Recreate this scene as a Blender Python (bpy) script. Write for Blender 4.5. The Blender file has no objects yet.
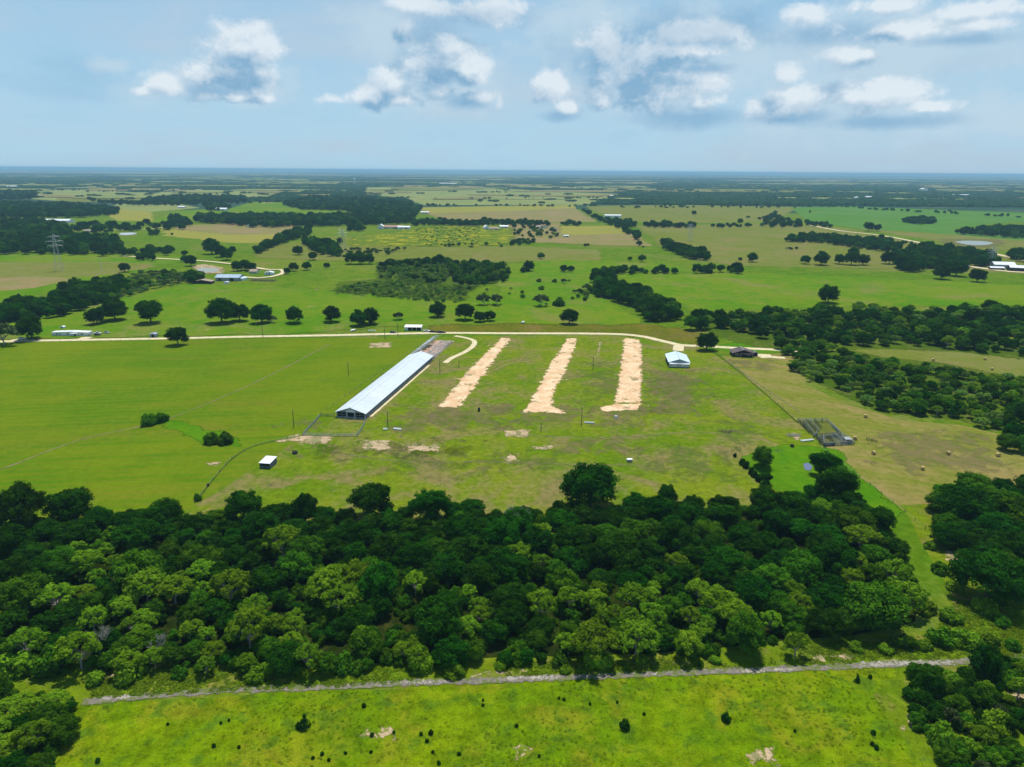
import bpy, bmesh, math, random
import numpy as np
from mathutils import Vector, Matrix
R = math.radians
C = bpy.context.scene.collection
scene = bpy.context.scene

# ------------------------------------------------------------------ camera
FPX, CAMH = 705.0, 120.0
PITCH = math.atan((383.5 - 170.6) / FPX); ROLL = R(0.42)
fv = np.array([0, math.cos(PITCH), -math.sin(PITCH)]); rv = np.array([1.0, 0, 0]); uv = np.cross(rv, fv)
r2 = rv * math.cos(ROLL) + uv * math.sin(ROLL); u2 = uv * math.cos(ROLL) - rv * math.sin(ROLL)
def P(x, y, z=0.0):                                   # surveyed point on the ground (or at height z) -> world x, y
    d = fv * FPX + r2 * (x - 512) + u2 * (383.5 - y); t = (z - CAMH) / d[2]
    return (d[0] * t, d[1] * t)
cam_d = bpy.data.cameras.new('camera'); cam = bpy.data.objects.new('camera', cam_d); C.objects.link(cam)
cam_d.sensor_width = 36; cam_d.lens = 36 * FPX / 1024; cam_d.clip_start = 1; cam_d.clip_end = 400000
cam.matrix_world = Matrix(((r2[0], u2[0], -fv[0], 0), (r2[1], u2[1], -fv[1], 0), (r2[2], u2[2], -fv[2], CAMH), (0, 0, 0, 1)))
scene.camera = cam

# ------------------------------------------------------------------ render settings
scene.render.engine = 'CYCLES'
cy = scene.cycles
cy.max_bounces = 5; cy.diffuse_bounces = 3; cy.glossy_bounces = 2; cy.transmission_bounces = 3
cy.transparent_max_bounces = 48; cy.volume_bounces = 1
cy.use_denoising = True
vs = scene.view_settings
vs.view_transform = 'Standard'; vs.look = 'None'; vs.gamma = 1; vs.use_curve_mapping = False; vs.exposure = 0.0

# ------------------------------------------------------------------ sun and sky
SUN_AZ, SUN_EL = R(8), R(71)                          # azimuth from +Y towards +X
sd = bpy.data.lights.new('sun', 'SUN'); sd.energy = 4.9; sd.angle = R(0.5); sd.color = (1.0, 0.955, 0.87)
sun = bpy.data.objects.new('sun', sd); C.objects.link(sun)
sv = Vector((math.sin(SUN_AZ) * math.cos(SUN_EL), math.cos(SUN_AZ) * math.cos(SUN_EL), math.sin(SUN_EL)))
sun.rotation_euler = sv.to_track_quat('Z', 'Y').to_euler(); sun.location = (0, 0, 400)

class NT:
    """tiny node-tree writer"""
    def __init__(s, tree): s.t = tree; s.n = tree.nodes; s.l = tree.links
    def new(s, typ, ins=None, **props):
        n = s.n.new(typ)
        for k, v in props.items(): setattr(n, k, v)
        if ins:
            for k, v in ins.items():
                sock = n.inputs[k]
                if isinstance(v, bpy.types.NodeSocket): s.l.new(v, sock)
                else: sock.default_value = v
        return n
    def math(s, op, a, b=0.0, c=0.0, clamp=False):
        n = s.new('ShaderNodeMath', {0: a, 1: b, 2: c}, operation=op); n.use_clamp = clamp; return n.outputs[0]
    def vm(s, op, a, b=(0, 0, 0), c=(0, 0, 0)):
        n = s.new('ShaderNodeVectorMath', operation=op)
        for i, v in enumerate((a, b, c)):
            if i < len(n.inputs) and n.inputs[i].type == 'VECTOR':
                if isinstance(v, bpy.types.NodeSocket): s.l.new(v, n.inputs[i])
                else: n.inputs[i].default_value = v
        return n.outputs['Value'] if op in ('LENGTH', 'DOT_PRODUCT') else n.outputs[0]
    def mix(s, f, a, b, blend='MIX'):
        n = s.n.new('ShaderNodeMix'); n.data_type = 'RGBA'; n.blend_type = blend
        for sock, v in ((n.inputs[0], f), (n.inputs[6], a), (n.inputs[7], b)):
            if isinstance(v, bpy.types.NodeSocket): s.l.new(v, sock)
            elif isinstance(v, (int, float)): sock.default_value = v
            else: sock.default_value = (*v, 1) if len(v) == 3 else v
        return n.outputs[2]
    def ss(s, v, lo, hi, a=0.0, b=1.0):
        n = s.new('ShaderNodeMapRange', {0: v, 1: lo, 2: hi, 3: a, 4: b}, interpolation_type='SMOOTHSTEP'); return n.outputs[0]
    def noise(s, vec, scale, detail=4, rough=0.55, dist=0.0):
        n = s.new('ShaderNodeTexNoise', {'Vector': vec, 'Scale': scale, 'Detail': detail, 'Roughness': rough, 'Distortion': dist}); return n.outputs[0]

world = bpy.data.worlds.new('World'); scene.world = world; world.use_nodes = True
w = NT(world.node_tree); w.n.clear()
def azel(x, y):
    d = fv * FPX + r2 * (x - 512) + u2 * (383.5 - y); d = d / np.linalg.norm(d)
    return math.atan2(d[0], d[1]), math.asin(d[2])
CLOUDS = [(640, 70, 54, 30), (600, 50, 26, 26), (428, 70, 30, 28), (690, 34, 60, 12), (475, 10, 52, 13), (800, 96, 44, 12), (900, 30, 60, 12), (880, 96, 50, 12), (244, 52, 30, 22), (262, 76, 17, 16), (228, 72, 30, 20), (203, 74, 28, 15), (165, 84, 26, 13), (142, 92, 18, 7), (232, 97, 34, 5),
          (332, 99, 22, 8), (368, 98, 26, 9), (392, 84, 14, 16), (408, 100, 20, 7),
          (468, 72, 20, 18), (478, 98, 22, 9), (436, 92, 24, 9), (404, 32, 12, 13), (448, 48, 16, 12), (425, 5, 40, 9),
          (547, 84, 22, 15), (568, 110, 12, 9), (634, 100, 30, 12), (692, 88, 32, 18), (708, 102, 26, 9), (606, 102, 16, 9),
          (690, 54, 40, 14), (806, 12, 26, 12), (787, 74, 14, 12), (778, 105, 40, 11), (848, 55, 28, 11),
          (876, 100, 28, 11), (932, 106, 24, 6), (892, 6, 40, 10), (975, 10, 50, 11), (978, 24, 36, 6), ]
DARK = [(625, 52, 78, 34), (700, 30, 90, 26), (430, 40, 36, 40), (246, 82, 34, 15), (212, 92, 30, 8), (430, 66, 26, 34), (480, 14, 60, 13), (620, 62, 52, 27), (660, 34, 60, 18), (690, 118, 70, 13), (790, 116, 60, 10), (880, 122, 80, 9), (468, 102, 34, 9), (560, 116, 24, 7), (830, 34, 70, 14), (700, 70, 40, 8), (960, 40, 60, 8)]
VEIL = [(585, 30, 34, 30), (748, 50, 40, 20), (885, 78, 50, 8), (700, 20, 60, 14), (110, 66, 30, 10), (980, 40, 60, 20), (470, 84, 40, 24), (600, 30, 80, 45), (700, 60, 110, 60), (880, 50, 150, 60), (850, 105, 160, 34), (395, 30, 60, 36), (430, 95, 90, 20), (205, 84, 90, 22), (960, 120, 120, 20)]
def blob_group(name, blobs, amp):
    g = bpy.data.node_groups.new(name, 'ShaderNodeTree')
    g.interface.new_socket('P', in_out='INPUT', socket_type='NodeSocketVector')
    g.interface.new_socket('D', in_out='INPUT', socket_type='NodeSocketVector')
    g.interface.new_socket('V', in_out='OUTPUT', socket_type='NodeSocketFloat')
    q = NT(g); gi = q.new('NodeGroupInput'); go = q.new('NodeGroupOutput')
    acc = None
    for (x, y, a, b) in blobs:
        az, el = azel(x, y); az2, _ = azel(x + a, y); _, el2 = azel(x, y - b)
        ia, ib = 1 / max(abs(az2 - az), 1e-4), 1 / max(abs(el2 - el), 1e-4)
        L = q.vm('LENGTH', q.vm('MULTIPLY_ADD', gi.outputs[0], (ia, ib, 0), (-az * ia, -el * ib, 0)))
        acc = L if acc is None else q.math('SMOOTH_MIN', acc, L, 0.25)
    n = q.noise(gi.outputs[1], 22.0, 11, 0.66, 0.2)
    n2 = q.noise(q.vm('ADD', gi.outputs[1], (4, 2, 7)), 12.0, 4, 0.5, 0.3)
    v = q.math('SUBTRACT', 1.3, acc)
    v = q.math('MULTIPLY_ADD', q.math('SUBTRACT', n, 0.5), amp, v)
    v = q.math('MULTIPLY_ADD', q.math('SUBTRACT', n2, 0.5), amp * 0.9, v)
    q.l.new(v, go.inputs[0]); return g
tc = w.new('ShaderNodeTexCoord'); D = tc.outputs['Generated']
sx = w.new('ShaderNodeSeparateXYZ', {0: D})
az = w.math('ARCTAN2', sx.outputs[0], sx.outputs[1]); el = w.math('ARCSINE', sx.outputs[2])
Pn = w.new('ShaderNodeCombineXYZ', {0: az, 1: el, 2: 0.0}).outputs[0]
gc = blob_group('cumulus', CLOUDS, 2.9); gd = blob_group('cloud_shade', DARK, 1.3)  # second group paints the shaded dark masses of the clouds
ge = blob_group('high_veil', VEIL, 2.2)
def call(g, p, d): return w.new('ShaderNodeGroup', {0: p, 1: d}, node_tree=g).outputs[0]
Dn = w.vm('MULTIPLY', D, (1, 1, 1.25))
c0 = call(gc, Pn, Dn)
off = (0.008, 0.011, 0)
c1 = call(gc, w.vm('ADD', Pn, off), w.vm('ADD', Dn, (0.008, -0.001, 0.012)))
dk = call(gd, Pn, w.vm('ADD', Dn, (3.1, 0, 0)))
vl = call(ge, Pn, w.vm('ADD', Dn, (8.3, 2, 0)))
nish = w.new('ShaderNodeTexSky', sky_type='NISHITA'); nish.sun_disc = False
nish.sun_elevation = SUN_EL; nish.sun_rotation = SUN_AZ; nish.altitude = 120; nish.air_density = 1.0; nish.dust_density = 1.5
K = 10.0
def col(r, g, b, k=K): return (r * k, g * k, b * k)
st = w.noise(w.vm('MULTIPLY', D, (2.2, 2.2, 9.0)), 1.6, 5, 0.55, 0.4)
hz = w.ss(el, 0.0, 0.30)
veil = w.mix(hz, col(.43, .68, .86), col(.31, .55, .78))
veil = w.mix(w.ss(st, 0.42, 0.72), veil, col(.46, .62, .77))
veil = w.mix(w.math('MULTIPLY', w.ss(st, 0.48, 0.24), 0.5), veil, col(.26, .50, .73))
veil = w.mix(w.ss(el, 0.30, 0.75), veil, col(.09, .22, .44))  # zenith above the view deepened to lower the ambient light
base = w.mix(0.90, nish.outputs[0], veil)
base = w.mix(w.math('MULTIPLY', w.ss(vl, -0.2, 1.1), 0.85), base, col(.52, .68, .80))
base = w.mix(w.math('MULTIPLY', w.ss(dk, 0.0, 1.2), 0.8), base, col(.24, .45, .66))
c2 = call(gc, w.vm('ADD', Pn, (0.014, 0.034, 0)), w.vm('ADD', Dn, (0.014, -0.003, 0.04)))
lit = w.math('MULTIPLY_ADD', w.math('SUBTRACT', c0, c1), 0.50, 0.80)  # sunlit sides and shaded undersides painted into the cloud colour
lit = w.math('SUBTRACT', lit, w.math('MULTIPLY', w.ss(c2, -0.1, 1.3), 0.85), clamp=True)
lit = w.math('MULTIPLY', lit, w.ss(dk, 0.1, 1.6, 1.0, 0.55))
ccol = w.mix(lit, col(.22, .42, .62), col(.78, .86, .92))
thick = w.ss(c0, -0.08, 0.75)
fin = w.mix(w.math('MULTIPLY', thick, 0.88), base, ccol)
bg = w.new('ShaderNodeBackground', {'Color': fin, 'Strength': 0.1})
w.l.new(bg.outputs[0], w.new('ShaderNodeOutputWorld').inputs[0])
world.cycles.sampling_method = 'MANUAL'; world.cycles.sample_map_resolution = 512

# ------------------------------------------------------------------ helpers
def link(o, parent=None):
    C.objects.link(o)
    if parent is not None: o.parent = parent
    return o
def tag(o, label=None, cat=None, group=None, kind=None):
    if label: o['label'] = label
    if cat: o['category'] = cat
    if group: o['group'] = group
    if kind: o['kind'] = kind
    return o
def thing(name, label, cat, loc=(0, 0, 0), rz=0, group=None):   # an Empty at the base that parents its parts
    o = link(bpy.data.objects.new(name, None)); o.location = loc; o.rotation_euler = (0, 0, rz); o.empty_display_size = 0.5
    return tag(o, label, cat, group)
def obj(name, me, parent=None, loc=(0, 0, 0), rz=0):
    o = link(bpy.data.objects.new(name, me), parent); o.location = loc; o.rotation_euler = (0, 0, rz); return o

class MB:
    def __init__(s): s.v = []; s.f = []
    def add(s, vs_, fs): b = len(s.v); s.v += [tuple(v) for v in vs_]; s.f += [tuple(b + i for i in f) for f in fs]; return s
    def box(s, x0, x1, y0, y1, z0, z1):
        return s.add([(x0, y0, z0), (x1, y0, z0), (x1, y1, z0), (x0, y1, z0), (x0, y0, z1), (x1, y0, z1), (x1, y1, z1), (x0, y1, z1)],
                     [(3, 2, 1, 0), (4, 5, 6, 7), (0, 1, 5, 4), (1, 2, 6, 5), (2, 3, 7, 6), (3, 0, 4, 7)])
    def prism(s, prof, y0, y1):                     # profile in x,z swept along y
        n = len(prof)
        return s.add([(x, y0, z) for x, z in prof] + [(x, y1, z) for x, z in prof],
                     [tuple(range(n)), tuple(range(2 * n - 1, n - 1, -1))] + [(i, i + n, (i + 1) % n + n, (i + 1) % n) for i in range(n)])
    def tube(s, pts, rad, n=6, cap=True):
        if not isinstance(rad, (list, tuple)): rad = [rad] * len(pts)
        base = len(s.v); pts = [Vector(p) for p in pts]
        for i, p in enumerate(pts):
            t = (pts[min(i + 1, len(pts) - 1)] - pts[max(i - 1, 0)]).normalized()
            a = t.cross(Vector((0, 0, 1)) if abs(t.z) < 0.9 else Vector((1, 0, 0))).normalized(); b = t.cross(a)
            for k in range(n):
                w_ = 2 * math.pi * k / n; s.v.append(tuple(p + (a * math.cos(w_) + b * math.sin(w_)) * rad[i]))
        for i in range(len(pts) - 1):
            for k in range(n):
                s.f.append((base + i * n + k, base + i * n + (k + 1) % n, base + (i + 1) * n + (k + 1) % n, base + (i + 1) * n + k))
        if cap: s.f.append(tuple(base + k for k in range(n))); s.f.append(tuple(base + (len(pts) - 1) * n + k for k in range(n - 1, -1, -1)))
        return s
    def mesh(s, name, mat, smooth=False, fix=True):
        me = bpy.data.meshes.new(name); me.from_pydata(s.v, [], s.f)
        if fix:
            bm = bmesh.new(); bm.from_mesh(me); bmesh.ops.recalc_face_normals(bm, faces=bm.faces); bm.to_mesh(me); bm.free()
        if mat: me.materials.append(mat)
        if smooth: me.polygons.foreach_set('use_smooth', [True] * len(me.polygons))
        return me
    def build(s, name, mat, parent=None, **k): return obj(name, s.mesh(name, mat, **k), parent)

def quads_mesh(name, V, F, mat, attrs=None, smooth=False):   # numpy (n,3) verts, (m,k) faces
    me = bpy.data.meshes.new(name); k = F.shape[1]
    me.vertices.add(len(V)); me.vertices.foreach_set('co', V.astype(np.float32).ravel())
    me.loops.add(F.size); me.loops.foreach_set('vertex_index', F.astype(np.int32).ravel())
    me.polygons.add(len(F)); me.polygons.foreach_set('loop_start', np.arange(0, F.size, k, dtype=np.int32))
    try: me.polygons.foreach_set('loop_total', np.full(len(F), k, dtype=np.int32))
    except Exception: pass
    for an, av in (attrs or {}).items():
        a = me.attributes.new(an, 'FLOAT', 'POINT'); a.data.foreach_set('value', np.asarray(av, dtype=np.float32))
    if mat: me.materials.append(mat)
    me.update(calc_edges=True)
    if smooth: me.polygons.foreach_set('use_smooth', [True] * len(me.polygons))
    return me

# ------------------------------------------------------------------ materials
def mat_new(name):
    m = bpy.data.materials.new(name); m.use_nodes = True; q = NT(m.node_tree); q.n.clear()
    return m, q, q.new('ShaderNodeOutputMaterial')
def simple(name, c, rough=0.6, metal=0.0, var=0.12, scale=1.5, spec=0.4, emit=None):
    m, q, out = mat_new(name)
    t = q.new('ShaderNodeTexCoord').outputs['Object']
    n = q.noise(t, scale, 5, 0.6); n2 = q.noise(t, scale * 7, 3, 0.6)
    f = q.math('ADD', q.math('MULTIPLY', n, 0.65), q.math('MULTIPLY', n2, 0.35))
    cc = q.mix(q.ss(f, 0.3, 0.7), tuple(x * (1 - var) for x in c), tuple(min(1, x * (1 + var)) for x in c))
    b = q.new('ShaderNodeBsdfPrincipled', {'Base Color': cc, 'Roughness': rough, 'Metallic': metal, 'Specular IOR Level': spec})
    q.l.new(b.outputs[0], out.inputs[0]); return m
def ribbed(name, c, c2, pitch=0.6, axis=1, rough=0.4, metal=0.0):  # corrugated sheet with rust and dirt streaks
    m, q, out = mat_new(name)
    t = q.new('ShaderNodeTexCoord').outputs['Object']; s_ = q.new('ShaderNodeSeparateXYZ', {0: t})
    wv = q.math('SINE', q.math('MULTIPLY', s_.outputs[axis], 2 * math.pi / pitch))
    str_ = q.vm('MULTIPLY', t, (0.15, 1.0, 0.15) if axis == 1 else (1.0, 0.15, 0.15))
    n = q.noise(str_, 0.8, 6, 0.65); n2 = q.noise(t, 0.08, 3, 0.5)
    panel = q.new('ShaderNodeTexWhiteNoise', {1: q.math('FLOOR', q.math('DIVIDE', s_.outputs[axis], 6.0))}, noise_dimensions='1D').outputs[0]
    f = q.math('ADD', q.math('MULTIPLY', n, 0.6), q.math('MULTIPLY', n2, 0.4))
    cc = q.mix(q.ss(f, 0.46, 0.72), c, c2)
    cc = q.mix(q.math('MULTIPLY', panel, 0.30), cc, c2)
    n3 = q.noise(q.vm('MULTIPLY', t, (0.5, 2.5, 0.5) if axis == 1 else (2.5, 0.5, 0.5)), 0.6, 6, 0.7)
    cc = q.mix(q.math('MULTIPLY', q.ss(n3, 0.56, 0.70), 0.45), cc, (.30, .25, .21))
    lap = q.math('PINGPONG', s_.outputs[axis], 1.5)
    cc = q.mix(q.math('MULTIPLY', q.ss(lap, 0.10, 0.0), 0.4), cc, tuple(x * .6 for x in c2))
    bp = q.new('ShaderNodeBump', {'Strength': 0.5, 'Distance': 0.03, 'Height': wv})
    b = q.new('ShaderNodeBsdfPrincipled', {'Base Color': cc, 'Roughness': rough, 'Metallic': metal, 'Normal': bp.outputs[0]})
    q.l.new(b.outputs[0], out.inputs[0]); return m
def grass(name, a, b, c, dry=0.5, big=0.012, angle=0.0, streak=0.0, fine=0.28, soft=False, seed=0.0, drylo=0.50, spot=None):
    a, b, c = [(v[0] * .80, v[1] * .70, v[2] * (.35 if v[2] < .045 else .7)) for v in (a, b, c)]
    m, q, out = mat_new(name)
    t0 = q.new('ShaderNodeTexCoord').outputs['Object']
    mp = q.new('ShaderNodeMapping', {'Vector': t0, 'Rotation': (0, 0, angle), 'Location': (seed * 137, seed * 71, seed)})
    t = mp.outputs[0]
    ts = q.vm('MULTIPLY', t, (0.22, 1, 1)) if streak else t
    n1 = q.noise(t, big, 4, 0.6, 0.6); n2 = q.noise(ts, 0.07, 5, 0.62, 0.3); n3 = q.noise(t, 0.35, 4, 0.6); n4 = q.noise(t, 2.2, 3, 0.7)
    f = q.math('ADD', q.math('MULTIPLY', n1, 0.45), q.math('MULTIPLY', n2, 0.55))
    cc = q.mix(q.ss(f, 0.38, 0.62), a, b)
    n5 = q.noise(q.vm('ADD', ts, (51, 17, 0)), big * 2.4, 6, 0.66, 0.8)
    d = q.math('ADD', q.math('MULTIPLY', n5, 0.75), q.math('MULTIPLY', n3, 0.25))
    cc = q.mix(q.math('MULTIPLY', q.ss(d, drylo, drylo + 0.16), dry), cc, c)
    if spot:                                                  # weeds / thin spots
        n6 = q.noise(q.vm('ADD', t, (9, 80, 0)), spot[1], 5, 0.7)
        cc = q.mix(q.math('MULTIPLY', q.ss(n6, spot[2], spot[2] + 0.08), spot[3]), cc, spot[0])
    if streak:                                                # mower / wind rows
        wv = q.new('ShaderNodeTexWave', {'Vector': t, 'Scale': 0.055, 'Distortion': 3.0, 'Detail': 3.0, 'Detail Scale': 0.4}, bands_direction='Y').outputs[1]
        cc = q.mix(q.math('MULTIPLY', wv, streak), cc, c)
    g = q.math('ADD', q.math('MULTIPLY', n3, 0.5), q.math('MULTIPLY', n4, 0.5))
    k = q.ss(g, 0.32, 0.68, 1 - fine, 1 + fine)
    cc = q.mix(1.0, cc, q.new('ShaderNodeCombineColor', {0: k, 1: k, 2: k}).outputs[0], 'MULTIPLY')
    bp = q.new('ShaderNodeBump', {'Strength': 0.35, 'Distance': 0.5, 'Height': g})
    b_ = q.new('ShaderNodeBsdfDiffuse', {'Color': cc, 'Normal': bp.outputs[0]})
    sh = b_.outputs[0]
    if soft:
        e = q.new('ShaderNodeAttribute', attribute_name='edge').outputs['Fac']
        nn = q.noise(t, 0.12, 6, 0.7)
        al = q.ss(q.math('ADD', e, q.math('MULTIPLY', q.math('SUBTRACT', nn, 0.5), 2.4)), 0.35, 0.65)
        sh = q.new('ShaderNodeMixShader', {0: al, 1: q.new('ShaderNodeBsdfTransparent').outputs[0], 2: sh}).outputs[0]
    q.l.new(sh, out.inputs[0]); return m
def dirt(name, a, b, weed=(.07, .12, .015), scale=0.25, wamt=0.5, thr=0.35, wthr=0.6, ns=0.35, amp=1.6, amax=1.0, wn=0.16):    # ragged-edged bare ground
    m, q, out = mat_new(name)
    t = q.new('ShaderNodeTexCoord').outputs['Object']
    n = q.noise(t, scale, 6, 0.65); n2 = q.noise(t, scale * 8, 4, 0.7); n3 = q.noise(t, ns, 7, 0.72, 0.4); n4 = q.noise(q.vm('ADD', t, (7, 3, 0)), wn, 5, 0.7)
    cc = q.mix(q.ss(q.math('ADD', q.math('MULTIPLY', n, .6), q.math('MULTIPLY', n2, .4)), 0.38, 0.64), a, b)
    cc = q.mix(q.math('MULTIPLY', q.ss(n4, wthr, wthr + 0.06), wamt), cc, weed)
    e = q.new('ShaderNodeAttribute', attribute_name='edge').outputs['Fac']
    al = q.ss(q.math('ADD', e, q.math('MULTIPLY', q.math('SUBTRACT', n3, 0.5), amp)), thr, thr + 0.22, 0.0, amax)
    bp = q.new('ShaderNodeBump', {'Strength': 0.4, 'Distance': 0.2, 'Height': n2})
    b_ = q.new('ShaderNodeBsdfPrincipled', {'Base Color': cc, 'Roughness': 0.95, 'Specular IOR Level': 0.1, 'Normal': bp.outputs[0]})
    sh = q.new('ShaderNodeMixShader', {0: al, 1: q.new('ShaderNodeBsdfTransparent').outputs[0], 2: b_.outputs[0]})
    q.l.new(sh.outputs[0], out.inputs[0]); return m
def leaves(name, dark, light, trans=0.25, rnd=0.35):
    m, q, out = mat_new(name)
    oi = q.new('ShaderNodeObjectInfo'); ti = q.new('ShaderNodeAttribute', attribute_name='tint').outputs['Fac']
    f = q.math('ADD', q.math('MULTIPLY', ti, 1 - rnd), q.math('MULTIPLY', oi.outputs['Random'], rnd), clamp=True)
    cc = q.mix(f, dark, light)
    hs = q.new('ShaderNodeHueSaturation', {'Hue': q.math('MULTIPLY_ADD', oi.outputs['Random'], 0.035, 0.4825), 'Saturation': 1.0,
               'Value': q.math('MULTIPLY_ADD', q.math('FRACT', q.math('MULTIPLY', oi.outputs['Random'], 7.31)), 0.5, 0.75), 'Color': cc}).outputs[0]
    d = q.new('ShaderNodeBsdfDiffuse', {'Color': hs})
    tr = q.new('ShaderNodeBsdfTranslucent', {'Color': q.mix(0.5, hs, tuple(x * 1.2 for x in light))})
    q.l.new(q.new('ShaderNodeMixShader', {0: trans, 1: d.outputs[0], 2: tr.outputs[0]}).outputs[0], out.inputs[0]); return m

M = {}
M['leaf_dark'] = leaves('leaf_dark', (.005, .032, .001), (.034, .125, .004))
M['leaf_mid'] = leaves('leaf_mid', (.018, .078, .002), (.088, .215, .007))
M['leaf_light'] = leaves('leaf_light', (.065, .165, .004), (.220, .370, .015), 0.35)
M['leaf_scrub'] = leaves('leaf_scrub', (.085, .185, .020), (.200, .330, .055), .35)
M['leaf_grey'] = leaves('leaf_grey', (.04, .075, .022), (.09, .13, .04))
M['bark'] = simple('bark', (.10, .085, .065), 0.95, var=0.35, scale=3)
M['bark_pale'] = simple('bark_pale', (.30, .28, .25), 0.95, var=0.3, scale=3)
M['white_metal'] = simple('white_metal', (.72, .74, .76), 0.45, var=0.08)
M['white_paint'] = simple('white_paint', (.78, .78, .76), 0.5, var=0.06)
M['barn_roof'] = ribbed('barn_roof', (.60, .66, .71), (.47, .52, .57), 0.9, 1, 0.42)
M['shop_roof'] = ribbed('shop_roof', (.60, .74, .82), (.50, .62, .70), 0.9, 1, 0.4)
M['grey_metal'] = simple('grey_metal', (.30, .31, .32), 0.5, var=0.25)
M['galv'] = simple('galv', (.42, .44, .46), 0.45, 0.4, var=0.15)
M['dark_open'] = simple('dark_shade', (.015, .015, .017), 0.9, var=0.3)  # near-black, paints the shade inside openings; also used on doors
M['curtain'] = simple('curtain', (.12, .14, .17), 0.7, var=0.3)
M['concrete'] = simple('concrete', (.42, .40, .36), 0.9, var=0.25, scale=0.6)
M['cream'] = simple('cream_siding', (.62, .58, .48), 0.6, var=0.08)
M['brown_roof'] = ribbed('brown_roof', (.060, .040, .042), (.085, .06, .06), 0.5, 1, 0.7)
M['brown_wall'] = simple('brown_wall', (.035, .022, .022), 0.8, var=0.2)
M['tan_roof'] = ribbed('tan_roof', (.33, .25, .18), (.25, .19, .14), 0.5, 1, 0.8)
M['red_roof'] = ribbed('red_roof', (.36, .17, .12), (.28, .13, .10), 0.6, 1, 0.7)
M['blue_roof'] = ribbed('blue_roof', (.30, .40, .50), (.42, .52, .60), 0.8, 1, 0.45)
M['wood_pole'] = simple('wood_pole', (.09, .065, .05), 0.9, var=0.3, scale=4)
M['post'] = simple('fence_post', (.12, .11, .09), 0.9, var=0.3, scale=4)
M['pipe'] = simple('pipe_steel', (.035, .06, .055), 0.6, 0.2, var=0.3)
M['pipe_grey'] = simple('pipe_grey', (.28, .30, .30), 0.6, 0.2, var=0.3)
M['glass'] = simple('glass_dark', (.02, .03, .04), 0.08, var=0.1, spec=0.8)
M['tyre'] = simple('tyre', (.02, .02, .02), 0.9)
M['hay'] = simple('hay', (.46, .33, .13), 0.95, var=0.3, scale=3)
M['plastic_black'] = simple('black_plastic', (.015, .015, .016), 0.5)
M['rubble'] = simple('broken_timber', (.38, .33, .29), 0.95, var=0.4, scale=1.5)
M['brush'] = simple('brush_wood', (.13, .10, .08), 0.95, var=0.4, scale=2)

# ------------------------------------------------------------------ ground sheets
G = {}
G['base'] = grass('pasture_turf', (.080, .200, .010), (.150, .245, .024), (.230, .230, .070), 0.65, 0.004, seed=1)
G['left'] = grass('left_pasture_turf', (.078, .215, .004), (.145, .250, .008), (.190, .205, .040), 0.6, 0.012, angle=R(-8), streak=0.34, seed=2, fine=0.12, drylo=.50)
G['farm'] = grass('farm_yard_turf', (.105, .220, .008), (.180, .262, .022), (.225, .205, .080), 0.85, 0.014, seed=3, fine=0.3, drylo=.46, spot=((.075, .095, .03), 0.22, .60, .6))
G['hay'] = grass('mown_hay_turf', (.150, .225, .025), (.210, .250, .045), (.300, .255, .095), 0.75, 0.012, angle=R(35), streak=0.20, seed=4, drylo=.44, fine=0.15)
G['vivid'] = grass('lush_turf', (.080, .240, .006), (.155, .260, .022), (.23, .235, .07), 0.7, 0.006, seed=5, fine=0.15, spot=((.30, .26, .12), 0.05, .64, .5))
G['brown'] = grass('weedy_verge_turf', (.110, .150, .018), (.165, .175, .030), (.20, .16, .06), 0.7, 0.02, seed=6, fine=0.2, soft=True)
G['olive'] = grass('olive_turf', (.150, .215, .040), (.195, .235, .060), (.250, .215, .090), 0.7, 0.006, seed=7, fine=0.12)
G['pale'] = grass('pale_turf', (.200, .290, .080), (.280, .350, .110), (.30, .27, .13), 0.5, 0.004, seed=8, fine=0.1)
G['emerald'] = grass('emerald_crop_turf', (.075, .230, .035), (.110, .260, .050), (.17, .25, .06), 0.4, 0.004, seed=9, fine=0.08)
G['tan'] = grass('tan_stubble_turf', (.220, .245, .075), (.225, .260, .070), (.32, .25, .13), 0.7, 0.006, seed=10, fine=0.1, drylo=.42)
G['yellow'] = grass('yellow_field_turf', (.270, .310, .050), (.300, .320, .060), (.24, .28, .06), 0.5, 0.006, seed=11, fine=0.1)
G['flower'] = grass('wildflower_turf', (.130, .220, .030), (.090, .185, .025), (.50, .47, .030), 0.95, 0.02, seed=12, fine=0.2, soft=True, drylo=.48)
G['meadow'] = grass('near_meadow_turf', (.108, .232, .002), (.165, .275, .003), (.230, .225, .030), 0.5, 0.03, seed=13, fine=0.42, drylo=.47, spot=((.060, .125, .006), 0.16, .53, .75))
G['lush'] = grass('wet_swale_turf', (.062, .225, .006), (.100, .255, .010), (.14, .22, .02), 0.4, 0.03, seed=14, fine=0.2, soft=True)
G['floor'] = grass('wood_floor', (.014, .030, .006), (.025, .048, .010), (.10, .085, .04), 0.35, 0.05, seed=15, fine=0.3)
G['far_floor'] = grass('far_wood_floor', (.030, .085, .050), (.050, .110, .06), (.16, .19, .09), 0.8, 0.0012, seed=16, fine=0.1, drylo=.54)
G['scrub'] = grass('scrub_floor', (.060, .130, .012), (.090, .165, .020), (.16, .16, .05), 0.6, 0.02, seed=17, fine=0.25, soft=True)
G['trackside'] = grass('woodside_verge_turf', (.105, .215, .008), (.155, .245, .014), (.24, .21, .07), 0.7, 0.04, seed=18, fine=0.3, spot=((.06, .12, .01), 0.3, .56, .7))
Dm = {}
Dm['pad'] = dirt('bare_pad_soil', (.54, .33, .17), (.74, .57, .37), weed=(.17, .15, .05), wamt=0.8, wthr=0.565, amp=2.7, thr=0.26, ns=.20, wn=.13, scale=.11)
Dm['patch'] = dirt('bare_patch_soil', (.34, .25, .14), (.52, .38, .24), wamt=0.6, wthr=0.5, amp=3.2, thr=0.62, ns=.28)
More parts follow.
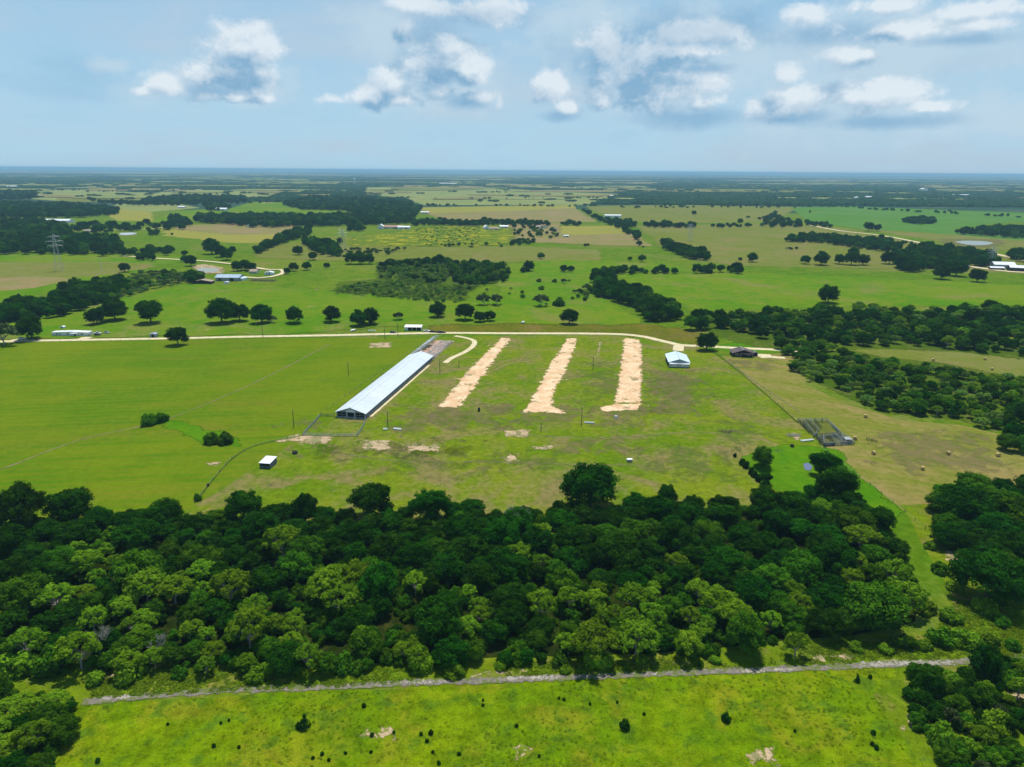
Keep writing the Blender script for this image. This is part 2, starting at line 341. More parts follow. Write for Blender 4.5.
Dm['brownpatch'] = dirt('worn_patch_soil', (.17, .145, .055), (.22, .17, .08), weed=(.09, .14, .01), wamt=0.8, wthr=0.50, amp=4.0, thr=0.60, ns=.09, amax=.45)
Dm['greyweed'] = dirt('weedy_patch_soil', (.11, .125, .04), (.14, .15, .05), weed=(.075, .13, .008), wamt=0.8, wthr=0.48, amp=4.5, thr=0.62, ns=.10, amax=.3)
Dm['road'] = dirt('caliche_road', (.50, .42, .24), (.66, .58, .38), wamt=0.25, wthr=0.62, amp=1.2, thr=0.12)
Dm['track'] = dirt('gravel_track', (.12, .108, .088), (.25, .222, .175), weed=(.10, .14, .015), wamt=0.8, wthr=0.49, amp=2.2, thr=0.30, ns=1.0, scale=0.9, wn=.4)
Dm['crust'] = dirt('washed_gravel', (.26, .24, .20), (.42, .38, .32), wamt=0.3, wthr=0.6, amp=4.0, thr=0.75, ns=1.1, scale=0.8)
Dm['trail'] = dirt('worn_trail_soil', (.20, .17, .07), (.27, .22, .11), weed=(.12, .17, .02), wamt=.8, wthr=.48, amp=2.4, thr=.35, ns=.12, amax=.6)
Dm['redpad'] = dirt('red_rubble_soil', (.42, .22, .13), (.60, .42, .30), weed=(.35, .33, .30), wamt=0.7, wthr=0.52, amp=0.4, thr=0.1)

# the one big ground sheet: rings out to the horizon
rings = [0, 30, 60, 100, 150, 210, 290, 400, 550, 750, 1000, 1350, 1800, 2400, 3200, 4300, 5800, 8000, 11000, 15000, 20000, 27000, 36000, 47000, 60000]
NS = 96; gv = [(0, 0, 0)]; gf = []
for r_ in rings[1:]:
    gv += [(r_ * math.cos(2 * math.pi * k / NS), r_ * math.sin(2 * math.pi * k / NS), 0) for k in range(NS)]
for k in range(NS): gf.append((0, 1 + k, 1 + (k + 1) % NS))
for i in range(len(rings) - 2):
    a, b = 1 + i * NS, 1 + (i + 1) * NS
    for k in range(NS): gf.append((a + k, b + k, b + (k + 1) % NS, a + (k + 1) % NS))
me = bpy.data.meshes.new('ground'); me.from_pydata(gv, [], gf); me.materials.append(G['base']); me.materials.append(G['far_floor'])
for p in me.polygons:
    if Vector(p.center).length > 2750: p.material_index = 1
tag(obj('ground', me), kind='structure')

def wpoly(px): return [P(*p) for p in px]
def sheet(name, px, mat, z, jit=1.2, rs=0):          # a field: polygon with slightly wandering edges
    rnd = random.Random(rs + int(z * 1e4)); pts = wpoly(px); out = []
    for i, a in enumerate(pts):
        b = pts[(i + 1) % len(pts)]; L = math.dist(a, b); n = max(1, int(L / 14))
        for k in range(n):
            t = k / n; j = 0 if k == 0 else jit
            out.append((a[0] + (b[0] - a[0]) * t + rnd.uniform(-j, j), a[1] + (b[1] - a[1]) * t + rnd.uniform(-j, j), z))
    me = bpy.data.meshes.new(name); me.from_pydata(out, [], [tuple(range(len(out)))]); me.materials.append(mat)
    bm = bmesh.new(); bm.from_mesh(me); bmesh.ops.triangulate(bm, faces=bm.faces)
    for f in bm.faces:
        if f.normal.z < 0: f.normal_flip()
    bm.to_mesh(me); bm.free()
    return tag(obj(name, me), kind='structure')
def sdist(X, Y, pts):                                  # signed distance to polygon, positive inside
    best = np.full(X.shape, 1e9); ins = np.zeros(X.shape, bool); n = len(pts)
    for i in range(n):
        ax, ay = pts[i]; bx, by = pts[(i + 1) % n]; dx, dy = bx - ax, by - ay
        t = np.clip(((X - ax) * dx + (Y - ay) * dy) / max(dx * dx + dy * dy, 1e-9), 0, 1)
        best = np.minimum(best, np.hypot(X - ax - t * dx, Y - ay - t * dy))
        if dy != 0:
            c = ((ay > Y) != (by > Y)) & (X < dx * (Y - ay) / dy + ax); ins ^= c
    return np.where(ins, best, -best)
def patch(name, px, mat, z, feather=3.0, step=1.5, world=False):
    pts = px if world else wpoly(px)
    xs = [p[0] for p in pts]; ys = [p[1] for p in pts]; m = feather
    nx = int((max(xs) - min(xs) + 2 * m) / step) + 2; ny = int((max(ys) - min(ys) + 2 * m) / step) + 2
    while nx * ny > 60000: step *= 1.4; nx = int((max(xs) - min(xs) + 2 * m) / step) + 2; ny = int((max(ys) - min(ys) + 2 * m) / step) + 2
    gx = min(xs) - m + np.arange(nx) * step; gy = min(ys) - m + np.arange(ny) * step
    X, Y = np.meshgrid(gx, gy); sd_ = sdist(X, Y, pts); e = np.clip((sd_ + feather * .5) / feather, 0, 1)
    idx = np.arange(nx * ny).reshape(ny, nx)
    a, b, c, d = idx[:-1, :-1], idx[:-1, 1:], idx[1:, 1:], idx[1:, :-1]
    keep = (np.maximum.reduce([sd_[:-1, :-1], sd_[:-1, 1:], sd_[1:, 1:], sd_[1:, :-1]]) > -feather)
    F = np.stack([a[keep], b[keep], c[keep], d[keep]], 1)
    V = np.stack([X.ravel(), Y.ravel(), np.full(X.size, z)], 1)
    used, inv = np.unique(F, return_inverse=True)
    return tag(obj(name, quads_mesh(name, V[used], inv.reshape(F.shape), mat, {'edge': e.ravel()[used]})), kind='structure')
def smooth_path(pts, step):
    pts = [Vector((*p, 0)) for p in pts]; pts = [2 * pts[0] - pts[1]] + pts + [2 * pts[-1] - pts[-2]]; out = []
    for i in range(1, len(pts) - 2):
        n = max(1, int((pts[i + 1] - pts[i]).length / step))
        for k in range(n):
            t = k / n; a, b, c, d = pts[i - 1:i + 3]
            out.append(0.5 * ((2 * b) + (c - a) * t + (2 * a - 5 * b + 4 * c - d) * t * t + (3 * b - a - 3 * c + d) * t ** 3))
    out.append(pts[-2]); return out
def ribbon(name, px, width, mat, z, step=3.0, wob=0.0):
    c = smooth_path(wpoly(px), step); prof = [(-.62, 0), (-.5, .35), (-.3, 1), (.3, 1), (.5, .35), (.62, 0)]
    V = []; E = []; rnd = random.Random(5)
    for i, p in enumerate(c):
        t = (c[min(i + 1, len(c) - 1)] - c[max(i - 1, 0)]).normalized(); nrm = Vector((-t.y, t.x, 0)); wj = width * (1 + rnd.uniform(-wob, wob))
        for s_, e in prof: q_ = p + nrm * s_ * wj; V.append((q_.x, q_.y, z)); E.append(e)
    F = [(i * 6 + k, i * 6 + k + 1, (i + 1) * 6 + k + 1, (i + 1) * 6 + k) for i in range(len(c) - 1) for k in range(5)]
    F = np.array(F)[:, ::-1]
    return tag(obj(name, quads_mesh(name, np.array(V), F, mat, {'edge': E})), kind='structure')

Z = [0.0]
def zn(k=0.006): Z[0] += k; return Z[0]
# far fields first (bigger vertical steps), then near ones
LAY = {}
def lz(kind):                                            # thin layers, a few mm apart, inside 15 cm
    b0, n = {'soft': (.034, 14), 'pad': (.080, 14), 'road': (.125, 6)}[kind]; LAY[kind] = LAY.get(kind, 0) + 1; return b0 + .003 * (LAY[kind] % n)
def fs(name, mat, *px): sheet(name, px, G[mat], zn(0.01), jit=6)
fs('far_field', 'pale', (-10, 190), (90, 189.5), (135, 192.5), (300, 189), (270, 197), (170, 202), (60, 201), (-10, 196))
fs('far_field', 'olive', (60, 196), (150, 195), (180, 200), (90, 202), (55, 201))
fs('far_field', 'yellow', (98, 208), (150, 210), (155, 221), (118, 221))
fs('far_field', 'pale', (118, 203), (175, 203), (200, 208), (150, 212), (110, 208))
fs('far_field', 'vivid', (150, 222), (170, 213), (195, 210), (231, 208), (268, 197), (286, 194), (304, 196), (283, 203), (301, 209), (345, 211), (340, 216), (270, 215), (196, 222), (183, 224))
fs('far_field', 'pale', (286, 193.5), (306, 195), (287, 200), (262, 204), (268, 197))
fs('far_field', 'tan', (170, 226), (243, 223), (300, 225), (286, 235), (230, 236), (180, 231))
fs('far_field', 'yellow', (160, 228), (180, 230), (230, 235), (286, 234), (263, 243), (233, 243), (165, 236))
fs('far_field', 'pale', (362, 187), (475, 187), (530, 190), (530, 205), (425, 205), (400, 198), (362, 194))
fs('far_field', 'tan', (405, 187.5), (472, 187), (472, 190), (420, 190.5))
fs('far_field', 'yellow', (413, 207.5), (500, 206), (574, 205), (576, 209), (510, 212), (430, 213))
fs('far_field', 'tan', (425, 213), (510, 211), (574, 208), (597, 222), (510, 223), (473, 222), (440, 219))
fs('far_field', 'olive', (585, 206), (680, 205), (800, 207), (770, 222), (700, 223), (630, 222), (600, 213))
fs('far_field', 'pale', (512, 190), (620, 194), (585, 205), (512, 205))
fs('far_field', 'emerald', (790, 207.5), (851, 206.5), (1030, 213), (1080, 216), (1080, 222), (1030, 221), (1000, 223), (950, 229), (1030, 236), (1050, 250), (960, 240), (860, 229), (810, 222))
fs('far_field', 'olive', (860, 229), (900, 231), (1030, 241), (1060, 252), (980, 250), (930, 240))
fs('far_field', 'olive', (636, 226), (700, 225), (790, 222), (850, 229), (900, 240), (1040, 262), (1040, 275), (930, 270), (740, 266), (700, 262), (660, 245))
fs('far_field', 'yellow', (560, 226), (618, 226), (634, 233), (590, 236), (560, 234))
fs('far_field', 'tan', (552, 236), (634, 233), (652, 246), (600, 245), (555, 243))
fs('far_field', 'tan', (505, 224), (560, 223), (560, 243), (500, 242))
fs('far_field', 'vivid', (-20, 254), (120, 255), (200, 257), (130, 272), (95, 281), (60, 288), (20, 303), (-20, 312))
fs('far_field', 'olive', (-20, 262), (120, 262), (160, 266), (95, 277), (-20, 280))
fs('far_field', 'tan', (-20, 281), (40, 276), (80, 279), (35, 288), (-20, 293))
fs('far_field', 'olive', (256, 246), (330, 243), (420, 247), (512, 246), (600, 250), (600, 262), (500, 262), (370, 262), (256, 258))
fs('near_field', 'vivid', (610, 273), (740, 273), (860, 277), (1060, 287), (1060, 306), (880, 307), (740, 310), (690, 311), (640, 290))
fs('near_field', 'vivid', (-30, 327), (60, 313), (130, 296), (190, 284), (256, 285), (333, 292), (396, 298), (470, 301), (512, 300), (590, 290), (640, 321), (640, 324), (460, 324), (300, 333), (150, 336), (-30, 339))
fs('near_field', 'vivid', (505, 264), (560, 260), (660, 263), (700, 272), (610, 272), (580, 300), (500, 300))
Z[0] = 0.0
def ns(name, mat, *px): sheet(name, px, G[mat], zn(0.003), jit=1.0)
patch('verge', [(440, 324), (642, 323), (700, 331), (706, 343), (656, 339.5), (620, 333.5), (455, 332.5), (425, 332.5)], G['brown'], lz('soft'), 26, 3)
ns('left_pasture', 'left', (-160, 346), (-20, 341), (435, 337.5), (340, 408), (303, 438), (195, 505), (150, 545), (-260, 560))
ns('farm_pasture', 'farm', (435, 337), (640, 334), (702, 349), (722, 358), (800, 425), (870, 478), (890, 528), (150, 560), (195, 505), (303, 438), (340, 408))
ns('hay_field', 'hay', (722, 356), (800, 353), (805, 385), (850, 405), (900, 420), (960, 425), (1003, 435), (1060, 450), (1100, 512), (940, 514), (905, 512), (850, 470), (800, 425))
ns('strip_field', 'olive', (830, 346), (880, 344), (960, 350), (1080, 362), (1080, 392), (985, 374), (943, 367), (888, 360))
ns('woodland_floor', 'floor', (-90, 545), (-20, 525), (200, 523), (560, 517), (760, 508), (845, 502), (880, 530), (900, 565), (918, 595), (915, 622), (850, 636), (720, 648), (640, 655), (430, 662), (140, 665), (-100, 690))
ns('verge', 'trackside', (-200, 690), (60, 662), (140, 664), (430, 661), (640, 654), (930, 631), (955, 612), (950, 590), (900, 505), (1100, 505), (1200, 655), (1040, 659), (950, 663), (560, 679), (82, 703), (-200, 725))
ns('near_meadow', 'meadow', (-260, 730), (82, 703), (560, 679), (950, 663), (1040, 659), (1200, 655), (1700, 1000), (900, 1500), (100, 1500), (-700, 1000))

def pt(name, mat, feather, *px, step=1.5, soft=None): patch(name, px, soft or Dm[mat], lz('soft' if mat in ('brownpatch', 'greyweed') else 'pad'), feather, step)
patch('swale', [(738, 462), (760, 448), (800, 444), (838, 449), (852, 470), (905, 512), (885, 520), (800, 500), (765, 487)], G['lush'], lz('soft'), 5, 1.5)
patch('swale', [(160, 418), (180, 422), (238, 438), (240, 446), (205, 444), (168, 427)], G['lush'], lz('soft'), 5, 1.5)
patch('swale', [(745, 340), (790, 340), (800, 352), (745, 354), (705, 348)], G['lush'], lz('soft'), 5, 1.5)
patch('scrub_floor', [(333, 291), (341, 282), (376, 279), (378, 262), (400, 259), (446, 258), (480, 262), (512, 264), (512, 282), (481, 285), (466, 294), (466, 302), (441, 302), (396, 299)], G['scrub'], lz('soft'), 12, 4)
patch('scrub_floor', [(786, 364), (806, 353), (848, 350), (888, 358), (943, 363), (1040, 382), (1040, 455), (1003, 430), (948, 419), (883, 414), (830, 390)], G['scrub'], lz('soft'), 6, 2.5)
patch('scrub_floor', [(684, 316), (768, 312), (920, 311), (1060, 308), (1060, 364), (960, 352), (880, 349), (768, 350), (720, 338)], G['scrub'], lz('soft'), 6, 3)
patch('scrub_floor', [(895, 700), (915, 680), (960, 668), (1060, 662), (1060, 820), (960, 810), (930, 750)], G['trackside'], lz('soft'), 3, 1.5)
patch('wildflower_field', [(352, 238), (400, 230), (480, 224), (512, 228), (512, 244), (470, 247), (352, 246)], G['flower'], .5, 30, 8)
patch('wildflower_field', [(1000, 338), (1040, 335), (1040, 345), (995, 345)], G['flower'], .5, 10, 2)
for q_ in [((395, 405), (500, 404), (520, 425), (380, 436)), ((505, 405), (585, 405), (590, 424), (500, 428)), ((590, 405), (665, 404), (670, 425), (590, 428)),
           ((300, 443), (470, 440), (460, 462), (290, 458)), ((640, 370), (700, 368), (700, 420), (645, 410)),
           ((560, 440), (640, 438), (640, 452), (560, 452)), ((860, 430), (1000, 432), (1010, 475), (890, 470)), ((725, 358), (765, 360), (780, 372), (735, 368)),
           ((425, 410), (450, 412), (445, 426), (425, 424)), ((300, 418), (322, 420), (318, 434), (300, 432))]:
    pt('worn_patch', 'brownpatch', 26, *q_, step=3.0)
for tr in ([(330, 452), (400, 461), (480, 462), (560, 464), (650, 466)], [(478, 425), (540, 436), (620, 437), (700, 432), (760, 440)], [(726, 360), (760, 385), (800, 412)], [(0, 470), (80, 440), (170, 418), (260, 380), (330, 344)]):
    ribbon('worn_trail', tr, 1.5, Dm['trail'], lz('soft'), 2, .3)
for q_ in [((585, 362), (615, 362), (640, 400), (580, 400)), ((640, 375), (690, 372), (720, 400), (650, 410)), ((710, 420), (760, 420), (760, 445), (710, 440)), ((380, 455), (560, 450), (560, 470), (380, 475)),
           ((640, 440), (740, 455), (730, 480), (640, 475))]:
    pt('weedy_patch', 'greyweed', 30, *q_, step=3.0)
# bare pads of vanished poultry houses
pt('bare_pad', 'pad', 5.0, (502.5, 338), (510, 338.5), (492, 361), (470, 391), (461, 404), (455, 407), (440, 406.5), (452, 393), (469, 371), step=.7)
pt('bare_pad', 'pad', 5.0, (568.5, 338.5), (576.5, 339), (572.5, 351), (563, 373), (551, 395), (552, 405), (564, 413), (545, 411.5), (525, 411), (535, 396), (552, 364), step=.7)
pt('bare_pad', 'pad', 5.0, (626, 338), (638.5, 340), (641, 360), (639, 402), (617, 402.5), (622.5, 364), step=.7)
pt('bare_pad', 'pad', 5.0, (601, 408.5), (616, 404), (640, 404), (636, 409), (606, 411.5), step=.8)
pt('bare_patch', 'patch', 3, (599, 341), (602.5, 341), (598.5, 356), (596, 356), step=.7)
for q_ in [((362, 440), (392, 440), (392, 451), (362, 451)),
           ((405, 444), (440, 444), (440, 452), (405, 452)), ((503, 430), (530, 430), (530, 438), (503, 438)), ((533, 446), (556, 445), (556, 450), (533, 450)),
           ((502, 454), (520, 454), (520, 462), (502, 462)), ((368, 343), (392, 342), (392, 348), (368, 348)), ((296, 434), (335, 436), (330, 445), (270, 442)),
           ((205, 462), (218, 462), (218, 467), (205, 467)), ((795, 432), (803, 436), (799, 441), (791, 437)),
           ((362, 729), (392, 729), (392, 738), (362, 738)), ((392, 737), (410, 737), (410, 743), (392, 743)), ((515, 746), (535, 748), (535, 758), (515, 758)),
           ((745, 750), (775, 748), (778, 767), (748, 767))]:
    pt('bare_patch', 'patch', 5, *q_, step=1.0)
# dirt beside the foreground verge and in the meadow
for q_ in [((95, 668), (140, 672), (130, 684), (100, 682)), ((470, 670), (530, 670), (525, 676), (470, 677)), ((640, 660), (690, 658), (690, 666), (640, 668)), ((940, 540), (965, 560), (960, 575), (945, 560)),
           ((1000, 690), (1040, 690), (1040, 706), (990, 700)), ((905, 715), (925, 715), (925, 730), (905, 728)), ((810, 655), (850, 653), (850, 660), (810, 662))]:
    pt('bare_patch', 'patch', 5, *q_, step=1.0)
# roads
ribbon('dirt_road', [(-60, 344), (12, 341.3), (80, 340), (170, 338.5), (256, 336.6), (330, 335.4), (380, 334.2), (440, 333), (512, 333.4), (580, 333.6), (622, 334.4), (645, 337), (662, 341), (682, 345.3), (700, 346), (735, 348), (768, 349.4), (800, 351.5)], 5.6, Dm['road'], lz('road'), 5)
ribbon('dirt_drive', [(678, 351), (679, 345)], 7, Dm['road'], lz('road'), 2)
ribbon('dirt_drive', [(445, 363), (452, 358), (465, 352), (473, 346), (474, 341), (466, 338), (455, 336)], 3.4, Dm['road'], lz('road'), 2)
ribbon('dirt_drive', [(80, 340), (88, 337)], 7, Dm['road'], lz('road'), 2)
ribbon('dirt_drive', [(12, 342), (24, 338)], 9, Dm['road'], lz('road'), 2)
ribbon('dirt_drive', [(752, 355), (770, 357), (785, 358)], 5, Dm['road'], lz('road'), 2)
ribbon('ranch_road', [(120, 256), (163, 259), (200, 261), (234, 264.5), (242, 266.5)], 6, Dm['road'], .55 + lz('road'), 10)
ribbon('ranch_road', [(241, 277), (258, 278.5), (270, 277.3), (281, 274.5), (284, 272), (280, 270), (268, 270), (256, 268)], 6, Dm['road'], .55 + lz('road'), 10)
ribbon('ranch_road', [(95, 231), (120, 230), (150, 229), (180, 226)], 6, Dm['road'], .55 + lz('road'), 10)
ribbon('ranch_road', [(808, 225), (840, 231), (880, 235.5), (920, 243), (952, 249), (985, 252.5), (1003, 256), (1030, 262)], 9, Dm['road'], .55 + lz('road'), 15)
ribbon('ranch_road', [(965, 266), (985, 269), (1010, 272), (1030, 273)], 10, Dm['road'], .55 + lz('road'), 15)
patch('bare_patch', [(320, 287), (314, 289), (320, 295), (312, 295)], Dm['patch'], lz('pad'), 5, 2)
TRACK = [(82, 702.5), (120, 698.5), (150, 696), (235, 690), (290, 688.5), (340, 687), (400, 683.5), (480, 681), (560, 678), (620, 675.5), (680, 673), (760, 670), (850, 666.5), (920, 663.5), (960, 662), (1024, 657.5), (1090, 653)]
ribbon('gravel_track', TRACK, 2.15, Dm['track'], lz('road'), 1.2, 0.3)
for a, b in (((100, 702), (135, 694)), ((225, 693), (250, 687)), ((400, 686), (450, 679)), ((505, 682), (560, 674)), ((640, 677), (660, 671)), ((740, 674), (800, 667)), ((860, 668), (955, 659))):
    patch('washed_gravel', [(a[0], a[1]), (b[0], a[1] - 2), (b[0], b[1]), (a[0], b[1] + 2)], Dm['crust'], .150, 1.6, 0.6)
# water
def pond(name, px, depth_col):
    m, q, out = mat_new(name + '_water')
    t = q.new('ShaderNodeTexCoord').outputs['Object']
    bp = q.new('ShaderNodeBump', {'Strength': 0.05, 'Distance': 0.1, 'Height': q.noise(t, 0.8, 3)})
    b = q.new('ShaderNodeBsdfPrincipled', {'Base Color': (*depth_col, 1), 'Roughness': 0.35, 'Normal': bp.outputs[0]})
    q.l.new(b.outputs[0], out.inputs[0])
    c = smooth_path(wpoly(px + [px[0]]), 3)[:-1]; me = bpy.data.meshes.new(name); z = .6 if px[0][1] < 400 else .15
    me.from_pydata([(p.x, p.y, z) for p in c], [], [tuple(range(len(c)))]); me.materials.append(m); me.update()
    if me.polygons[0].normal.z < 0: me.flip_normals()
    tag(obj(name, me), kind='structure')
patch('pond_bank', [(940, 239), (965, 238.5), (1000, 239.5), (1008, 244), (990, 248), (960, 248), (940, 243)], Dm['brownpatch'], .5, 14, 4)
patch('pond_bank', [(190, 266), (205, 264), (225, 268), (224, 274), (200, 274)], Dm['patch'], .5, 8, 3)
pond('pond', [(954, 242), (966, 241), (984, 241.6), (993, 243.4), (984, 245.4), (968, 245)], (.24, .27, .24))
pond('pond', [(197, 269), (206, 268.2), (217, 269), (218, 271.5), (208, 273), (199, 272)], (.28, .28, .22))
pond('pond', [(120, 233.2), (132, 232.8), (137, 234), (128, 235.4), (120, 235)], (.40, .44, .44))
pond('pond', [(803, 464), (808, 463), (812, 466), (810, 471), (805, 470)], (.10, .12, .20))

# patchwork of fields far off, with woods in between
rng = np.random.default_rng(11)
FF = []
def add_far(D0, D1, n, wmin, wmax):
    for _ in range(n):
        D = math.exp(rng.uniform(math.log(D0), math.log(D1))); x = rng.uniform(-0.95, 0.95) * D
        if x > 0.16 * D and D < 4600 and rng.random() < 0.3: continue
        wd = rng.uniform(wmin, wmax) * D; hd = rng.uniform(.035, .12) * D; sk = rng.uniform(-.5, .5) * hd
        FF.append((x, D, wd, hd, sk))
add_far(3000, 5200, 62, .05, .20); add_far(5000, 9000, 80, .04, .20); add_far(9000, 40000, 150, .04, .3)
zfar = .8
for k, (mk, cc) in enumerate((('pale', 0), ('olive', 1), ('tan', 2))):
    V = []; F = []
    for i, (x, D, wd, hd, sk) in enumerate(FF):
        if i % 3 != k: continue
        n = 12; b = len(V); ph = rng.uniform(0, 6)
        for j in range(n):
            a_ = 2 * math.pi * j / n; sx_, sy_ = math.cos(a_), math.sin(a_); g = 0.5 * (abs(sx_) ** 4 + abs(sy_) ** 4) ** -.25 * (1 + .12 * math.sin(3 * a_ + ph))
            V.append((x + sx_ * g * wd + sy_ * sk, D + sy_ * g * hd, zfar + 0.15 * (i % 7) + 0.0003 * D))
        F.append(tuple(range(b, b + n)))
    me = bpy.data.meshes.new('far_fields'); me.from_pydata(V, [], F); me.materials.append(G[mk]); tag(obj('far_fields', me), kind='structure')
lake = MB(); lake.add([(-14500, 17500, 3), (-8200, 16800, 3), (-7600, 18500, 3), (-13800, 19600, 3)], [(0, 1, 2, 3)])
mm, q, out = mat_new('lake_water'); q.l.new(q.new('ShaderNodeBsdfPrincipled', {'Base Color': (.3, .4, .42, 1), 'Roughness': .15}).outputs[0], out.inputs[0])
tag(lake.build('lake', mm, fix=False), kind='structure')


# ------------------------------------------------------------------ trees
def unit(n, rg, zmin=-1.0):
    z = rg.uniform(zmin, 1, n); a = rg.uniform(0, 2 * math.pi, n); s_ = np.sqrt(1 - z * z)
    return np.stack([s_ * np.cos(a), s_ * np.sin(a), z], 1)
def cards(pos, nrm, size, rg):
    n = len(pos); t = np.cross(nrm, unit(n, rg)); t /= np.linalg.norm(t, axis=1, keepdims=True) + 1e-9; b = np.cross(nrm, t)
    s_ = size[:, None] * rg.uniform(.7, 1.3, (n, 1)); k = rg.uniform(.55, .9, (n, 1)); bend = nrm * s_ * rg.uniform(-.25, .25, (n, 1))
    V = np.stack([pos - t * s_, pos - b * s_ * k + bend, pos + t * s_ * rg.uniform(.7, 1.1, (n, 1)), pos + b * s_ * k + bend], 1).reshape(-1, 3)
    return V, np.arange(4 * n).reshape(n, 4)
def crown(seed, mat, kind='oak', n=5200, card=0.27, Rr=5.0, H=8.5):
    """crown of leaf clusters: boughs > sprays > leaves; base of the tree at z=0, half-width Rr, height H"""
    rg = np.random.default_rng(seed); boughs = []
    if kind == 'oak':
        nb = rg.integers(22, 34)
        d = unit(nb * 4, rg, -0.85)
        zc = H * .50; hz_ = H * .47
        for v in d:
            rb = Rr * rg.uniform(.18, .42); p = np.array([v[0] * (Rr - rb), v[1] * (Rr - rb), zc + v[2] * (hz_ - rb * .7)])
            p *= (1, 1, 1); p[2] += rg.uniform(-.3, .3)
            if all(np.linalg.norm(p - b[0]) > .50 * max(rb, b[1]) for b in boughs): boughs.append((p, rb))
            if len(boughs) >= nb: break
    elif kind == 'airy':
        for v in unit(30, rg, -0.5):
            rb = Rr * rg.uniform(.16, .30); p = np.array([v[0] * (Rr - rb) * rg.uniform(.6, 1), v[1] * (Rr - rb) * rg.uniform(.6, 1), H * .58 + v[2] * (H * .40 - rb)])
            if all(np.linalg.norm(p - b[0]) > .75 * max(rb, b[1]) for b in boughs): boughs.append((p, rb))
    elif kind == 'bush':
        for v in unit(14, rg, 0.0):
            rb = Rr * rg.uniform(.3, .5); boughs.append((np.array([v[0] * (Rr - rb), v[1] * (Rr - rb), max(rb * .7, v[2] * (H - rb))]), rb))
    elif kind == 'cedar':
        for k in range(26):
            h = (k + .5) / 26; rb = Rr * (1.02 - h) * rg.uniform(.45, .65) + .12 * Rr; a = rg.uniform(0, 6.28); r_ = Rr * (1 - h) * .55
            boughs.append((np.array([r_ * math.cos(a), r_ * math.sin(a), .08 * H + h * H * .88]), rb))
    P_, N_, S_, T_ = [], [], [], []
    area = sum(b[1] ** 2 for b in boughs)
    for (c, rb) in boughs:
        nn = max(30, int(n * rb * rb / area)); ns_ = max(6, int(13 + rb * 5)); bt = rg.uniform(0, 1)
        sub = unit(ns_, rg, -0.45 if kind != 'cedar' else -.8); sc = c + sub * (rb * rg.uniform(.55, .95, (ns_, 1))) * (1, 1, .85); sr = rb * rg.uniform(.26, .52, ns_); stt = rg.uniform(-.22, .22, ns_)
        w_ = rg.integers(0, ns_, nn); d = unit(nn, rg, -0.7)
        rr = rg.uniform(.25, 1, nn) ** .35
        p = sc[w_] + d * (sr[w_] * rr)[:, None] * (1, 1, .8)
        nr = d * 1.0 + sub[w_] * .5 + unit(nn, rg) * .5; nr[:, 2] += .1; nr /= np.linalg.norm(nr, axis=1, keepdims=True)
        P_.append(p); N_.append(nr); S_.append(np.full(nn, card)); T_.append(np.clip(.5 + (bt - .5) * .75 + stt[w_] + rg.uniform(-.15, .15, nn), 0, 1))
    # inner foliage that closes the crown against the ground behind
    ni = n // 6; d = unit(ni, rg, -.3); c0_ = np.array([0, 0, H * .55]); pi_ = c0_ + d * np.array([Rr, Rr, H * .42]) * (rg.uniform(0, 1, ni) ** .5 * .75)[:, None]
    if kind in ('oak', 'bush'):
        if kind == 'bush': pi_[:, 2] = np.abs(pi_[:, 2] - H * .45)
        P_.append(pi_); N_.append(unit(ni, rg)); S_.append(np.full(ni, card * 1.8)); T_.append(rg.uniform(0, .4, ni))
    pos = np.concatenate(P_); pos[:, 2] = np.maximum(pos[:, 2], 0.08)
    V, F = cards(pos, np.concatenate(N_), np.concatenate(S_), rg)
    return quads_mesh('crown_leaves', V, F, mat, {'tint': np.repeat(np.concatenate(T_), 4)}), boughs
def trunk_mesh(seed, boughs, H, mat, base=0.28, nl=6):
    rd = random.Random(seed); m = MB(); fork = H * .28
    m.tube([(0, 0, -.15), (rd.uniform(-.1, .1), rd.uniform(-.1, .1), fork * .5), (rd.uniform(-.25, .25), rd.uniform(-.25, .25), fork), (rd.uniform(-.4, .4), rd.uniform(-.4, .4), H * .55)], [base * 1.25, base * .95, base * .8, base * .35], 7)
    bs = sorted(boughs, key=lambda b: -b[1])[:nl]
    for c, rb in bs:
        c = Vector(c); s_ = Vector((0, 0, fork * rd.uniform(.8, 1.15))); mid = s_.lerp(c, .5) + Vector((rd.uniform(-.3, .3), rd.uniform(-.3, .3), -.3))
        m.tube([s_, mid, c], [base * .5, base * .3, base * .12], 5)
        for _ in range(2):
            e = c + Vector((rd.uniform(-1, 1), rd.uniform(-1, 1), rd.uniform(-.2, 1))) * rb * .8; m.tube([mid, mid.lerp(e, .6), e], [base * .22, base * .12, base * .05], 4)
    return m.mesh('trunk_wood', mat, smooth=True, fix=False)
# kinds: (crown mesh, trunk mesh, nominal half-width, nominal height)
PR = {}
def proto(key, n, mat, kind, cnt, card, Rr, H, bark='bark', base=.28, nl=6):
    PR[key] = []
    for i in range(n):
        cm, bs = crown(hash_(key) + i, M[mat], kind, cnt, card, Rr, H)
        PR[key].append((cm, trunk_mesh(i, bs, H, M[bark], base, nl), Rr, H))
def hash_(s): return sum(ord(c) * (i + 3) for i, c in enumerate(s)) * 7
proto('dark', 6, 'leaf_dark', 'oak', 11500, .20, 5.2, 8.6)
proto('mid', 5, 'leaf_mid', 'oak', 11000, .20, 5.0, 8.2)
proto('light', 4, 'leaf_light', 'airy', 7000, .19, 4.6, 8.4, 'bark_pale', .2, 12)
proto('scrub', 2, 'leaf_scrub', 'airy', 2600, .27, 3.2, 4.6, 'bark_pale', .12, 6)
proto('bush', 3, 'leaf_mid', 'bush', 1700, .20, 2.2, 2.6, 'bark', .08, 4)
proto('lbush', 3, 'leaf_light', 'bush', 1700, .20, 2.2, 2.6, 'bark_pale', .08, 4)
